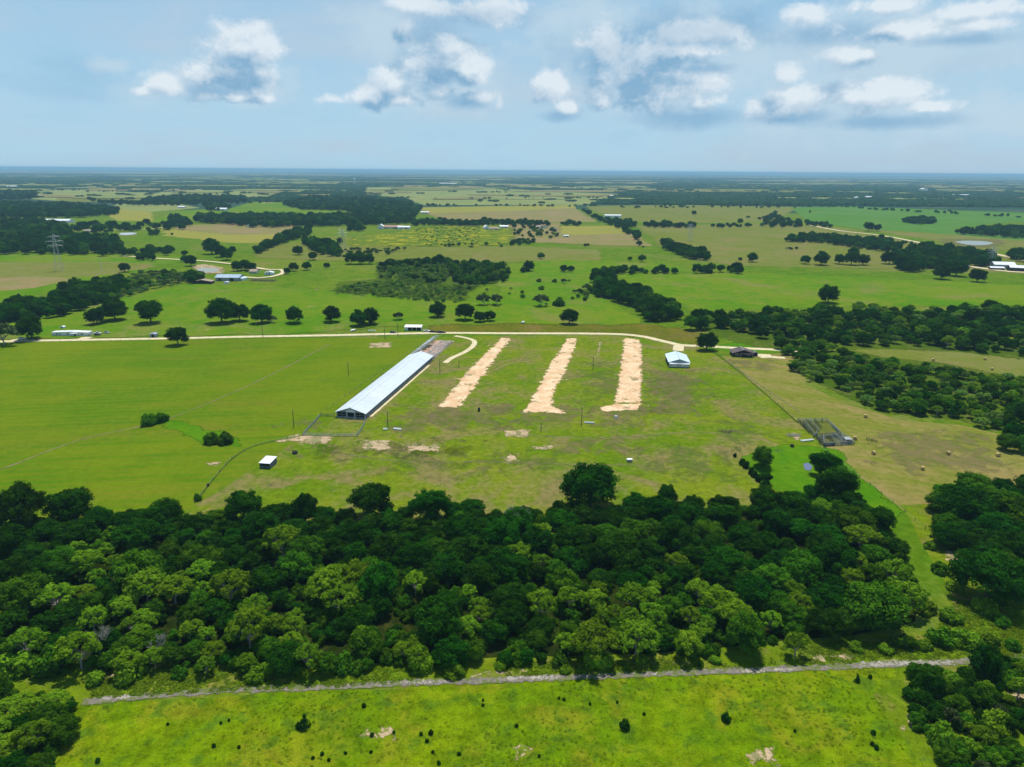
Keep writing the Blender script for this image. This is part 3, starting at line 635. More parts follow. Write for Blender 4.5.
proto('gbush', 2, 'leaf_grey', 'airy', 1100, .22, 2.6, 3.2, 'bark_pale', .10, 8)
proto('cedar', 2, 'leaf_dark', 'cedar', 1500, .13, 1.4, 3.6, 'bark', .10, 2)
proto('sapling', 3, 'leaf_dark', 'bush', 500, .12, .8, .9, 'bark', .04, 3)
NAME = {'dark': 'oak_tree', 'mid': 'broadleaf_tree', 'light': 'light_green_tree', 'bush': 'bush', 'lbush': 'bush', 'gbush': 'bush', 'cedar': 'cedar_tree', 'sapling': 'shrub'}
CAT = {'dark': 'tree', 'mid': 'tree', 'light': 'tree', 'bush': 'bush', 'lbush': 'bush', 'gbush': 'bush', 'cedar': 'tree', 'sapling': 'shrub'}
trnd = random.Random(77)
def tree(key, x, y, half, height, label, group=None, name=None, var=None):
    cm, tm, r0, h0 = PR[key][trnd.randrange(len(PR[key])) if var is None else var % len(PR[key])]
    t = thing(name or NAME[key], label, CAT[key], (x, y, 0), trnd.uniform(0, 6.28), group)
    k1 = trnd.uniform(.86, 1.14); t.scale = (half / r0 * k1, half / r0 / k1, height / h0)
    obj('crown', cm, t); obj('trunk' if CAT[key] == 'tree' else 'stem', tm, t)
    return t
def tpx(key, px, py, wpx, label, hr=0.85, group=None, **k):     # base at pixel, crown width in pixels
    x, y = P(px, py); sc = FPX / math.sqrt(x * x + y * y + CAMH ** 2) * math.cos(0)
    half = wpx / sc / 2; return tree(key, x, y, half, max(.8, 2 * half * hr), label, group, **k)

# --- the big wood in front
def inside(pts, x, y):
    c = False; n = len(pts)
    for i in range(n):
        ax, ay = pts[i]; bx, by = pts[(i + 1) % n]
        if (ay > y) != (by > y) and x < (bx - ax) * (y - ay) / (by - ay) + ax: c = not c
    return c
WOOD = wpoly([(-25, 543), (20, 522), (90, 521), (200, 522), (300, 519), (400, 516), (560, 512), (700, 512), (760, 506), (820, 499), (850, 500), (884, 524), (902, 562), (915, 588), (915, 606), (893, 626), (845, 640), (790, 641), (720, 655), (640, 661), (560, 663), (430, 669), (330, 673), (200, 674), (140, 676), (90, 670), (20, 668), (-25, 670)])
WOOD2 = wpoly([(932, 508), (960, 496), (1035, 492), (1060, 588), (1012, 588), (988, 578), (962, 562), (936, 535)])
BL = wpoly([(-60, 690), (20, 690), (72, 712), (66, 745), (48, 775), (-60, 860)])
BR = wpoly([(905, 694), (960, 680), (985, 668), (1050, 668), (1060, 820), (975, 800), (938, 755), (912, 725)])
used = []
def scatter(poly, n, rmin, rmax, pack, rd, tries=6000):
    xs = [p[0] for p in poly]; ys = [p[1] for p in poly]; out = []; t = 0
    while len(out) < n and t < tries:
        t += 1; x = rd.uniform(min(xs), max(xs)); y = rd.uniform(min(ys), max(ys))
        if not inside(poly, x, y): continue
        r_ = rmin + (rmax - rmin) * rd.random() ** 1.8
        if any((x - u) ** 2 + (y - v) ** 2 < (pack * (r_ + w_)) ** 2 for u, v, w_ in used): continue
        used.append((x, y, r_)); out.append((x, y, r_))
    return out
def screen(x, y, z=0):
    v = np.array([x, y, z - CAMH]); k = FPX / v.dot(fv); return 512 + v.dot(r2) * k, 383.5 - v.dot(u2) * k
# individually described trees of the wood
H1 = [('dark', 590, 507, 58, .82, 'largest dome-shaped dark oak on the far edge of the front wood, right of centre'),
      ('dark', 22, 527, 44, .85, 'wide very dark oak at the far left corner of the front wood'),
      ('dark', 72, 524, 38, .9, 'tall dark oak beside a grassy gap near the far left corner of the front wood'),
      ('dark', 306, 524, 24, 1.35, 'slim tall flat topped oak on the far edge of the front wood'),
      ('dark', 245, 521, 36, .85, 'rounded dark oak on the far edge of the front wood, just below the small shed'),
      ('dark', 372, 517, 44, .8, 'broad dark oak on the far edge of the front wood below the long barn'),
      ('dark', 430, 520, 40, .8, 'broad dark oak next right of the one below the long barn, wood edge'),
      ('dark', 667, 505, 20, 1.1, 'small twin-topped oak sticking up from the far edge of the front wood'),
      ('dark', 835, 502, 34, .95, 'round dark oak on the far right corner of the front wood by the green swale'),
      ('light', 250, 648, 42, 1.0, 'airy lime green tree at the near edge of the front wood, left half'),
      ('light', 232, 604, 38, .9, 'pale lime green crown rising inside the left half of the front wood'),
      ('light', 95, 634, 26, 1.0, 'lime green tree with bare lower limbs near the left end of the front wood'),
      ('light', 30, 660, 32, .9, 'grey green tree at the near left corner of the front wood'),
      ('light', 650, 632, 34, .9, 'lime green tree near the front edge, right of the middle of the wood'),
      ('light', 540, 622, 34, 1.0, 'yellowish green tree in the middle of the near side of the front wood'),
      ('mid', 800, 585, 40, .8, 'domed olive green tree inside the right part of the front wood'),
      ('mid', 872, 628, 54, .8, 'largest olive green oak at the near right corner of the front wood'),
      ('dark', 440, 640, 52, .85, 'very dark rounded oak near the front edge beside a bright grassy gap'),
      ('light', 795, 656, 24, 1.0, 'small bright green tree standing alone on the verge above the gravel track'),
      ('mid', 744, 650, 40, .9, 'leafy mid green tree on the near edge of the front wood, right half'),
      ('bush', 110, 545, 28, .6, 'pale green low tree by the grassy gap in the left of the front wood')]
for key, px, py, wp, hr, lb in H1:
    t = tpx(key, px, py, wp, lb, hr); used.append((t.location.x, t.location.y, t.scale.x * PR[key][0][2] * .9))
# grassy gaps stay open
for px, py, g in ((48, 524, 5), (395, 632, 6), (405, 612, 5), (335, 652, 4)):
    x, y = P(px, py); used.append((x, y, g))
rd = random.Random(4)
wood = scatter(WOOD, 385, 2.6, 6.6, .68, rd, 60000)
ORD = ['', 'second ', 'third ', 'fourth ', 'fifth ', 'sixth ', 'seventh ', 'eighth ', 'ninth ', 'tenth ', 'eleventh ', 'twelfth ', 'thirteenth ', 'fourteenth ', 'fifteenth ', 'sixteenth ', 'seventeenth ', 'eighteenth ', 'nineteenth ', 'twentieth ']
COLS = ['left end', 'left part', 'left of centre', 'right of centre', 'right part', 'right end']
PEND = []
def later(t, px, r_, word, place, x0=0, x1=1024, ncol=6, cols=None):     # words that tell look-alikes apart are worked out once all stand
    PEND.append([t, px, r_, word, place, (cols or COLS)[min(ncol - 1, max(0, int((px - x0) / (x1 - x0) * ncol)))]])
def settle():
    cls = {}
    for p in PEND: cls.setdefault(p[3], []).append(p[2])
    cells = {}
    for p in PEND:
        q_ = sorted(cls[p[3]]); sz = '' if len(q_) < 4 else ('small ' if p[2] < q_[len(q_) // 2] else 'large ')
        cells.setdefault((sz + p[3], p[4], p[5]), []).append(p)
    for (word, place, colm), L in cells.items():
        L.sort(key=lambda p: p[1])
        for i, p in enumerate(L):
            lb = f'{word} {place}, {colm}' if len(L) == 1 else f'{ORD[i] if i else "leftmost "}{word}' + (' from left' if i else '') + f' {place}, {colm}'
            p[0]['label'] = lb; p[0]['group'] = {'tree': 'trees', 'oak': 'oaks'}.get(p[3].split()[-1], p[3].split()[-1] + 's') + ' ' + place
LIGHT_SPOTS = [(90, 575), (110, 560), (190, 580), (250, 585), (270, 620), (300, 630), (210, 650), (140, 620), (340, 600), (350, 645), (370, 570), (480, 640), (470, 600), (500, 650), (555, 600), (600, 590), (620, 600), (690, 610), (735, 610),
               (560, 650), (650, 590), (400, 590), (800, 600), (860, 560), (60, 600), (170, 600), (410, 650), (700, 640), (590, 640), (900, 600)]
for (x, y, r_) in wood:
    px, py = screen(x, y, 4)
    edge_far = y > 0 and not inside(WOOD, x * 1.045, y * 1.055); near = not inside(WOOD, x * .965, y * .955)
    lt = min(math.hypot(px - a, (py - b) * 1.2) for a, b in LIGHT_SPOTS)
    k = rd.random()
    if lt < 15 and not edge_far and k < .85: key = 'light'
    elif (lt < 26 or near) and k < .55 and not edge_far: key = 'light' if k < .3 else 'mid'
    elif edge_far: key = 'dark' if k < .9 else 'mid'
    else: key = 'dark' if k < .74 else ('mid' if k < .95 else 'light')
    dpt = (py - 500) / 160; where = 'on far edge' if edge_far else ('on near edge' if near else ('in back half' if py < 565 else 'in front half'))
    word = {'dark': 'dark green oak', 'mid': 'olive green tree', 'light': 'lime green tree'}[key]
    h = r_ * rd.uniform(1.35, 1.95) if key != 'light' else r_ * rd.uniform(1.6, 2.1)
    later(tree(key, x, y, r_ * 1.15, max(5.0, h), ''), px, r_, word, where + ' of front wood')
for (x, y, r_) in scatter(WOOD2, 46, 4.5, 9.0, .72, rd):
    px, py = screen(x, y, 4); k = rd.random(); key = 'dark' if k < .7 else 'mid'
    later(tree(key, x, y, r_ * 1.1, r_ * rd.uniform(1.4, 1.8), ''), px, r_, {'dark': 'dark green oak', 'mid': 'olive green tree'}[key], ('back' if py < 535 else 'front') + ' of right edge wood', 905, 1040, 3, ['left side', 'middle', 'right side'])
t = tpx('dark', 985, 600, 56, 'massive domed oak at the near corner of the right edge wood', .8)
for (x, y, r_) in scatter(BL, 26, 2.6, 5.2, .66, rd):
    k = rd.random(); key = 'light' if k < .5 else ('mid' if k < .72 else 'dark')
    px, py = screen(x, y, 3); later(tree(key, x, y, r_ * 1.15, r_ * rd.uniform(1.3, 1.8), ''), px, r_, {'dark': 'dark green tree', 'mid': 'mid green tree', 'light': 'lime green tree'}[key], ('at back' if py < 725 else 'at front') + ' of bottom left thicket', -40, 80, 2, ['left side', 'right side'])
for (x, y, r_) in scatter(BR, 52, 1.6, 4.2, .74, rd):
    k = rd.random(); key = 'lbush' if k < .22 else ('light' if k < .42 else ('mid' if k < .55 else ('dark' if k < .85 else 'gbush')))
    px, py = screen(x, y, 2); later(tree(key, x, y, r_, r_ * rd.uniform(1.4, 2.2), ''), px, r_, {'dark': 'dark green tree', 'mid': 'mid green tree', 'light': 'lime green tree', 'lbush': 'lime green bush', 'gbush': 'grey green bush'}[key], ('at back' if py < 715 else 'at front') + ' of bottom right thicket', 895, 1040, 3, ['left side', 'middle', 'right side'])
tpx('dark', 983, 678, 26, 'dark tree reaching over the gravel track at the bottom right thicket', 1.2)
tpx('dark', 932, 700, 16, 'slender dark tree at the left tip of the bottom right thicket', 1.5)
# bushes along the near edge of the wood
VB = [(16, 672, 34), (55, 668, 38), (30, 650, 30), (130, 678, 28), (345, 668, 26), (420, 668, 28), (455, 676, 20), (560, 664, 20), (598, 664, 28), (565, 672, 12), (690, 655, 16), (715, 662, 12), (856, 650, 14), (905, 646, 20), (925, 648, 14), (885, 652, 14), (940, 642, 24), (965, 645, 26), (990, 641, 16), (1002, 625, 14), (950, 620, 20), (925, 612, 20), (700, 665, 8), (260, 678, 24), (305, 676, 14), (180, 676, 16), (95, 682, 18), (985, 612, 22), (940, 572, 16), (930, 548, 12), (955, 590, 16), (1012, 648, 14), (640, 662, 14), (500, 668, 14), (520, 664, 16)]
for i, (px, py, wp) in enumerate(VB):
    key = 'lbush' if i % 3 != 1 else 'bush'
    later(tpx(key, px, py, wp, '', .6), px, wp / max(1, py - 480), ('lime green' if key == 'lbush' else 'mid green') + ' bush', 'by grassy lane beside front wood' if px > 920 and py < 650 else 'on verge before front wood')
# leafless grey tree
def bare_tree(px, py, hgt, label):
    rdd = random.Random(px); m = MB(); x, y = P(px, py)
    m.tube([(0, 0, -.1), (.1, 0, hgt * .35)], [.25, .18], 6)
    def br(p, d, L, r_, dep):
        e = p + d * L; m.tube([p, p.lerp(e, .5) + Vector((rdd.uniform(-.1, .1),) * 3) * L, e], [r_, r_ * .75, r_ * .5], 4, cap=False)
        if dep:
            for _ in range(4 if dep > 1 else 5): br(e if rdd.random() < .6 else p.lerp(e, .6), (d + Vector((rdd.uniform(-1, 1), rdd.uniform(-1, 1), rdd.uniform(-.2, .8))) * .9).normalized(), L * .68, r_ * .5, dep - 1)
    for _ in range(5): br(Vector((.1, 0, hgt * .33)), Vector((rdd.uniform(-1, 1), rdd.uniform(-1, 1), 1)).normalized(), hgt * .28, .14, 3)
    t = thing('bare_tree', label, 'tree', (x, y, 0)); m.build('branches', M['bark_pale'], t, fix=False)
bare_tree(515, 535, 11.5, 'leafless pale grey tree top standing among dark oaks in the front wood')
bare_tree(100, 655, 8, 'leafless pale grey tree at the near left edge of the front wood')
bare_tree(158, 655, 6, 'small leafless grey tree leaning at the near edge, left part of the wood')

# --- single trees and bushes of the pastures, each with its own words
S = [('dark', 32, 339, 22, 'dark tree beside the white car at the left end of the dirt road'), ('dark', 97, 324, 17, 'smaller left tree of the dark pair above the parked cars'),
     ('dark', 115, 320, 22, 'larger right tree of the dark pair above the parked cars'), ('dark', 151, 323, 24, 'round dark tree alone above the grey box shed by the road'),
     ('dark', 178, 345, 19, 'round dark tree standing just south of the dirt road'), ('dark', 222, 323, 26, 'large left tree of the dark clump second in the row north of the road'),
     ('dark', 240, 321, 18, 'right tree of the dark clump joined to a larger left one'), ('dark', 262, 323, 20, 'dark tree with a grey bush at its right foot'), ('dark', 295, 323, 18, 'neat round dark tree alone between the grey bush and the next round tree'),
     ('dark', 332, 322, 18, 'round dark tree left of the joined pair behind the long barn'), ('dark', 359, 326, 18, 'low left tree of the joined pair northwest of the white road shed'),
     ('dark', 371, 324, 19, 'taller right tree of the joined pair northwest of the white road shed'), ('dark', 438, 317, 17, 'round dark tree just north of the white road shed'),
     ('dark', 465, 320, 19, 'largest left tree of the three dark trees north of the road'), ('dark', 480, 322, 13, 'middle small tree of the three dark trees north of the road'),
     ('dark', 490, 321, 12, 'right small tree of the three dark trees north of the road'), ('dark', 569, 324, 17, 'round dark tree alone north of the bare dirt strips'),
     ('dark', 828, 303, 19, 'low wide dark tree alone in the bright green right pasture'), ('dark', 706, 350, 20, 'dark tree on the bend of the road between the small barn and the dark house'),
     ('mid', 755, 471, 0, ''), ('dark', 125, 272, 9, 'small dark tree alone at the edge of the left pasture'), ('dark', 191, 266, 11, 'dark tree beside the ranch pond'), ('dark', 184, 262, 6, 'tiny dark tree left of the pond tree by the ranch road'),
     ('dark', 212, 254, 16, 'largest tree of the dark cluster north of the ranch'), ('dark', 221, 257, 12, 'middle tree of the dark cluster north of the ranch'), ('dark', 227, 260, 12, 'front tree of the dark cluster north of the ranch'),
     ('dark', 233, 253, 7, 'small outer tree of the cluster north of the ranch'), ('dark', 238, 271, 11, 'left tree of the dark row behind the blue roofed ranch barn'), ('dark', 245, 270, 11, 'middle tree of the dark row behind the blue roofed ranch barn'), ('dark', 251, 271, 10, 'right tree of the dark row behind the blue roofed ranch barn'),
     ('dark', 298, 255, 10, 'dark tree alone above the ranch loop road'), ('dark', 313, 260, 9, 'dark tree right of and below the one above the loop road'), ('dark', 307, 270, 9, 'dark tree right of the ranch loop road'), ('dark', 294, 271, 9, 'dark tree touching the east end of the ranch loop road'),
     ('dark', 287, 274, 7, 'small dark tree at the east bend of the ranch loop road'), ('dark', 327, 268, 6, 'tiny dark tree between the loop road and the dark clump'), ('dark', 340, 244, 7, 'small dark tree by the pylon in the middle distance'),
     ('dark', 351, 264, 13, 'left part of the low dark clump left of the scrub patch'), ('dark', 360, 264, 14, 'centre of the low dark clump left of the scrub patch'), ('dark', 369, 264, 11, 'right part of the low dark clump left of the scrub patch'),
     ('dark', 529, 271, 12, 'dark round tree right of the scrub patch'), ('dark', 564, 272, 8, 'left one of two small dark trees on the field line'), ('dark', 571, 272, 7, 'right one of two small dark trees on the field line'), ('mid', 642, 262, 8, 'small green tree between the hedge and the diagonal tree belt'),
     ('dark', 639, 246, 6, 'tiny dark tree at the corner of the tan field'), ('mid', 630, 261, 5, 'tiny tree left of the small green tree near the diagonal belt'), ('dark', 752, 262, 10, 'dark tree alone in the olive right pasture'), ('dark', 740, 261, 4, 'tiny bush left of the lone tree in the olive pasture'),
     ('dark', 694, 215, 5, 'tiny dark tree far off in the olive field'), ('mid', 740, 224, 6, 'tiny tree left in the far dotted line'), ('dark', 805, 264, 9, 'leftmost small dark tree in the row of the right pasture'), ('dark', 821, 265, 14, 'wide dark tree second in the row of the right pasture'),
     ('dark', 839, 264, 10, 'third dark tree in the row of the right pasture'), ('dark', 853, 258, 11, 'dark tree behind the low wide one in the right pasture row'), ('dark', 851, 265, 13, 'low wide dark tree in the right pasture row'), ('dark', 863, 265, 11, 'dark tree at the right end of the low wide clump'),
     ('dark', 889, 264, 13, 'dark tree left of the twin oaks below the right tree belt'), ('dark', 902, 269, 14, 'left of the twin oaks below the right tree belt'), ('dark', 912, 272, 11, 'right of the twin oaks below the right tree belt'), ('dark', 941, 279, 14, 'left round tree in front of the right farm'),
     ('dark', 956, 276, 16, 'middle round tree in front of the right farm'), ('dark', 977, 282, 13, 'right round tree with a white pole in front of the right farm'), ('mid', 762, 467, 22, 'round green tree in the wet swale by the bush line'),
     ('dark', 824, 476, 26, 'dark round tree beside the small pond in the swale'), ('mid', 838, 495, 30, 'green tree just below the one beside the small swale pond'), ('dark', 765, 484, 13, 'small round tree at the foot of the bush line'),
     ('cedar', 954, 417, 11, 'cone shaped dark cedar at the near edge of the right scrub wood'), ('dark', 1013, 443, 20, 'dark tree at the right frame edge beyond the hay field'), ('dark', 1018, 425, 22, 'dark tree above the other at the right frame edge'), ('mid', 1006, 450, 16, 'green bush tree at the right end of the hay field'),
     ('mid', 1020, 452, 16, 'green bush at the right frame edge of the hay field'), ('dark', 868, 231, 9, 'left tree beside the far right road'), ('dark', 877, 231, 7, 'right tree beside the far right road'),
     ('mid', 541, 259, 7, 'grey green tree left in the open middle pasture')]
for key, px, py, wp, lb in S:
    if not wp: continue
    hr = .42 if px == 920 else (1.3 if key == 'cedar' else .86)
    tpx(key, px, py, wp * 1.06, lb, hr)
BSH = [('bush', 150, 424, 18, 'spreading wispy bush left in the wide left pasture'), ('bush', 160, 422, 16, 'right half of the spreading bush in the wide left pasture'), ('bush', 212, 443, 18, 'left half of the dark bush near the fence of the left pasture'), ('bush', 226, 443, 18, 'right half of the dark bush near the fence of the left pasture'),
       ('gbush', 272, 323, 12, 'grey bare bush at the foot of a dark tree in the road row'), ('gbush', 398, 320, 13, 'thin grey bare bush near the white road shed'), ('gbush', 4, 345, 30, 'dark twiggy bush at the left end of the dirt road'),
       ('gbush', 541, 306, 20, 'grey bush low in the pasture north of the third strip'), ('bush', 559, 306, 14, 'dark low bush in the pasture north of the strips'), ('gbush', 484, 305, 18, 'left half of the grey scrub bush below the scrub patch'), ('gbush', 497, 305, 18, 'right half of the grey scrub bush below the scrub patch')]
for key, px, py, wp, lb in BSH: tpx(key, px, py, wp, lb, .62)
for i, (px, py) in enumerate([(735, 457), (742, 465), (746, 468), (751, 474), (754, 477), (758, 481), (764, 487)]):
    tpx('sapling', px, py, 7 if i else 4, f'{("topmost", "second", "third", "fourth", "fifth", "sixth", "lowest")[i]} small bush in the line climbing beside the wet swale', 1.1, 'small bushes in the line beside the wet swale')
SAP = [(168, 725, 4), (221, 724, 4), (229, 721, 4), (214, 747, 6), (239, 748, 5), (98, 762, 7), (322, 755, 6), (313, 759, 5), (329, 761, 5), (364, 707, 7), (483, 701, 4), (483, 706, 5), (372, 736, 7), (394, 733.5, 5), (421, 735, 6), (431, 734, 8), (427, 742, 6), (433, 753, 5), (459, 755, 6),
       (516.5, 727, 6), (559, 699, 4), (564, 700.5, 5), (590, 705, 4), (617, 703, 4), (644, 715, 5), (345.6, 754, 5), (371, 753, 5), (439, 764, 6), (539, 757, 5), (873, 734, 7), (872, 745, 6), (876, 749, 7), (795, 732, 4), (870, 678, 6)]
for px, py, wp in SAP: later(tpx('sapling', px, py, wp * .68, '', .9), px, wp, 'dark shrub', 'in ' + ('upper' if py < 730 else 'lower') + ' near meadow')
settle()
tpx('cedar', 305, 728, 10, 'cone shaped dark cedar in the near meadow, left part', 1.5); tpx('sapling', 299, 728, 7, 'dark shrub at the left foot of the near meadow cedar', 1)
tpx('sapling', 625, 728, 11, 'larger round dark shrub in the near meadow right of centre', .9); tpx('cedar', 857, 682, 5, 'small upright dark cedar just below the gravel track', 1.6)
tpx('sapling', 726, 721, 9, 'pointed dark shrub in the near meadow, right part', 1.0)
tpx('bush', 198, 500, 8, 'dark bush on the pasture fence just beyond the front wood', .9)

# --- woods too many to count: instanced leaf crowns on points
def merged(key, i):                                        # crown and trunk of one prototype in one mesh
    cm, tm, r0, h0 = PR[key][i]; bm = bmesh.new(); bm.from_mesh(cm); n0 = len(bm.faces); bm.from_mesh(tm); bm.faces.ensure_lookup_table()
    for f in bm.faces[n0:]: f.material_index = 1
    me = bpy.data.meshes.new('wood_tree'); bm.to_mesh(me); bm.free(); me.materials.append(cm.materials[0]); me.materials.append(tm.materials[0]); return me
def far_clump(seed, mat):                                  # several low crowns, unit half-width, unit height
    rg = np.random.default_rng(seed); P_, N_, T_ = [], [], []
    for _ in range(9):
        c = rg.uniform(-.75, .75, 2); r_ = rg.uniform(.22, .42); h = rg.uniform(.6, 1); n = 95; d = unit(n, rg, -.2); bt = rg.uniform(.1, .9)
        P_.append(np.stack([c[0] + d[:, 0] * r_, c[1] + d[:, 1] * r_, h * (.45 + .5 * d[:, 2])], 1)); N_.append(d + unit(n, rg) * .5); T_.append(np.clip(bt + rg.uniform(-.2, .2, n), 0, 1))
    pos = np.concatenate(P_); N = np.concatenate(N_); N /= np.linalg.norm(N, axis=1, keepdims=True); V, F = cards(pos, N, np.full(len(pos), .13), rg)
    V[:, 2] = np.maximum(V[:, 2], .02)
    return quads_mesh('far_crowns', V, F, mat, {'tint': np.repeat(np.concatenate(T_), 4)})
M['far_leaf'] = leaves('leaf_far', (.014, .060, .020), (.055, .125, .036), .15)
def coll(name, meshes):
    c = bpy.data.collections.new(name)
    for i, me in enumerate(meshes): c.objects.link(bpy.data.objects.new(f'{name}_{i:02d}', me))
    return c
CW = coll('wood_trees', [merged('dark', 0), merged('dark', 1), merged('dark', 2), merged('dark', 3), merged('mid', 0), merged('mid', 1), merged('mid', 2), merged('light', 0), merged('light', 1), merged('bush', 0), merged('gbush', 0), merged('scrub', 0), merged('scrub', 1)])
SZ = [5.2] * 4 + [5.0] * 3 + [4.6] * 2 + [2.2, 2.6, 3.2, 3.2]; SH = [8.6] * 4 + [8.2] * 3 + [8.4] * 2 + [2.6, 3.2, 4.6, 4.6]
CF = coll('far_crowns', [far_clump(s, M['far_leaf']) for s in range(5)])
def gn_wood(name, label, cat, pts, collection):            # pts: x, y, z, sx, sz, idx, rz
    A = np.array(pts, dtype=np.float32); me = bpy.data.meshes.new(name); me.vertices.add(len(A)); me.vertices.foreach_set('co', A[:, :3].ravel())
    a = me.attributes.new('sc', 'FLOAT_VECTOR', 'POINT'); a.data.foreach_set('vector', np.stack([A[:, 3], A[:, 3], A[:, 4]], 1).ravel())
    a = me.attributes.new('ix', 'INT', 'POINT'); a.data.foreach_set('value', A[:, 5].astype(np.int32)); a = me.attributes.new('rz', 'FLOAT_VECTOR', 'POINT'); a.data.foreach_set('vector', np.stack([A[:, 6] * 0, A[:, 6] * 0, A[:, 6]], 1).ravel())
    o = obj(name, me); g = bpy.data.node_groups.new(name, 'GeometryNodeTree')
    g.interface.new_socket('Geometry', in_out='INPUT', socket_type='NodeSocketGeometry'); g.interface.new_socket('Geometry', in_out='OUTPUT', socket_type='NodeSocketGeometry')
    N = g.nodes; L = g.links; gi = N.new('NodeGroupInput'); go = N.new('NodeGroupOutput'); ip = N.new('GeometryNodeInstanceOnPoints'); ci = N.new('GeometryNodeCollectionInfo')
    ci.inputs['Collection'].default_value = collection; ci.inputs['Separate Children'].default_value = True; ci.inputs['Reset Children'].default_value = True; ci.transform_space = 'ORIGINAL'
    def at(nm, dt): n = N.new('GeometryNodeInputNamedAttribute'); n.data_type = dt; n.inputs[0].default_value = nm; return n.outputs[0]
    L.new(gi.outputs[0], ip.inputs['Points']); L.new(ci.outputs[0], ip.inputs['Instance']); ip.inputs['Pick Instance'].default_value = True
    L.new(at('ix', 'INT'), ip.inputs['Instance Index']); L.new(at('sc', 'FLOAT_VECTOR'), ip.inputs['Scale']); L.new(at('rz', 'FLOAT_VECTOR'), ip.inputs['Rotation']); L.new(ip.outputs[0], go.inputs[0])
    md = o.modifiers.new('wood', 'NODES'); md.node_group = g
    tag(o, label, cat, kind='stuff'); return o
rw = random.Random(21)
def fill(poly_px, sp, rmin, rmax, mixk, hr=(1.4, 1.9), dens=1.0):       # jittered grid
    pts = wpoly(poly_px); xs = [p[0] for p in pts]; ys = [p[1] for p in pts]; out = []
    y = min(ys)
    while y < max(ys):
        x = min(xs)
        while x < max(xs):
            a, b = x + rw.uniform(-.5, .5) * sp, y + rw.uniform(-.5, .5) * sp
            if rw.random() < dens and inside(pts, a, b):
                r_ = rmin + (rmax - rmin) * rw.random() ** 1.5; k = rw.choices(range(len(mixk)), mixk)[0]
                i = rw.choice(((0, 1, 2, 3), (4, 5, 6), (7, 8), (9,), (10,), (11, 12))[k]); out.append((a, b, 0, r_ / SZ[i], r_ * rw.uniform(*hr) / SH[i] * (1 if i < 9 else .8), i, rw.uniform(0, 6.28)))
            x += sp
        y += sp
    return out
DK = (.85, .15, 0, 0, 0); MX = (.5, .4, .1, 0, 0); SC = (.10, .50, .14, .2, .06)
def W(name, label, parts):
    pts = []
    for p in parts: pts += fill(*p[:-1], **p[-1]) if isinstance(p[-1], dict) else fill(*p)
    gn_wood(name, label, 'wood', pts, CW)
W('scrub_wood', 'dense mixed green scrub wood right of the hay field', [
    ([(788, 370), (806, 360), (848, 357), (888, 365), (943, 370), (985, 378), (1060, 392), (1060, 424), (1003, 430), (983, 429), (968, 422), (948, 418), (905, 416), (883, 413), (860, 404), (852, 392), (830, 389), (805, 382)], 6.6, 2.2, 4.8, (.12, .34, .24, .06, 0, .24), dict(dens=.93))])
W('creek_wood', 'long dark wood along the creek right of the farm road', [
    ([(684, 321), (740, 317), (800, 314), (830, 313), (880, 313), (960, 311), (1070, 311), (1070, 360), (1020, 357), (960, 351), (905, 346), (860, 347), (835, 349), (800, 348), (780, 340), (760, 338), (745, 336), (740, 331), (715, 331), (690, 330)], 9, 3.0, 7, (.50, .30, .16, 0, 0, .04), dict(dens=.92)),
    ([(770, 342), (800, 346), (840, 350), (800, 366), (786, 358)], 7, 2.4, 5, (.2, .5, .3, 0, 0))])
W('tree_belt', 'dark diagonal belt of trees along the creek north of the dirt strips', [
    ([(593, 278), (607, 276), (614, 285), (636, 292), (656, 303), (680, 309), (680, 322), (645, 322), (634, 312), (612, 300), (597, 292)], 9, 4.5, 8.5, DK), ([(576, 292), (610, 288), (615, 300), (578, 299)], 9, 3, 5, MX)])
W('tree_belt', 'thin line of trees in the middle distance behind the tree belt', [
    ([(592, 274), (618, 272), (640, 272), (678, 272), (678, 274), (592, 276)], 11, 4, 7, DK), ([(692, 272), (738, 271), (740, 274), (690, 274)], 11, 4, 7.5, DK, dict(dens=.8)),
    ([(514, 271), (528, 271), (528, 273), (514, 273)], 8, 2.5, 4, DK), ([(661, 243), (688, 250), (708, 256), (708, 262), (687, 259), (662, 249)], 11, 5, 8, DK),
    ([(622, 229), (640, 238), (646, 240), (636, 241), (622, 231)], 14, 5, 8, DK), ([(580, 210), (596, 217), (604, 221), (637, 224), (634, 228), (618, 229), (594, 219)], 16, 5, 9, DK),
    ([(644, 225), (696, 226), (696, 228.5), (644, 227.5)], 14, 5, 8, DK), ([(500, 223), (512, 222), (550, 224), (550, 226), (500, 226)], 15, 4, 8, DK), ([(560, 224), (580, 225), (580, 227), (560, 226)], 15, 4, 8, DK, dict(dens=.8)),
    ([(712, 226), (752, 226), (752, 228), (712, 228)], 16, 4, 7, DK, dict(dens=.6)), ([(768, 217), (775, 217), (800, 223), (802, 228), (760, 228)], 18, 5, 9, DK, dict(dens=.6)),
    ([(806, 223), (833, 227), (833, 229), (806, 226)], 14, 4, 7, DK), ([(580, 246), (600, 246), (655, 247), (655, 248.5), (580, 248)], 16, 2, 3.5, DK, dict(dens=.5)), ([(860, 233), (890, 239), (925, 247), (950, 250), (950, 251.5), (920, 249), (885, 241)], 18, 3, 6, DK, dict(dens=.45))])
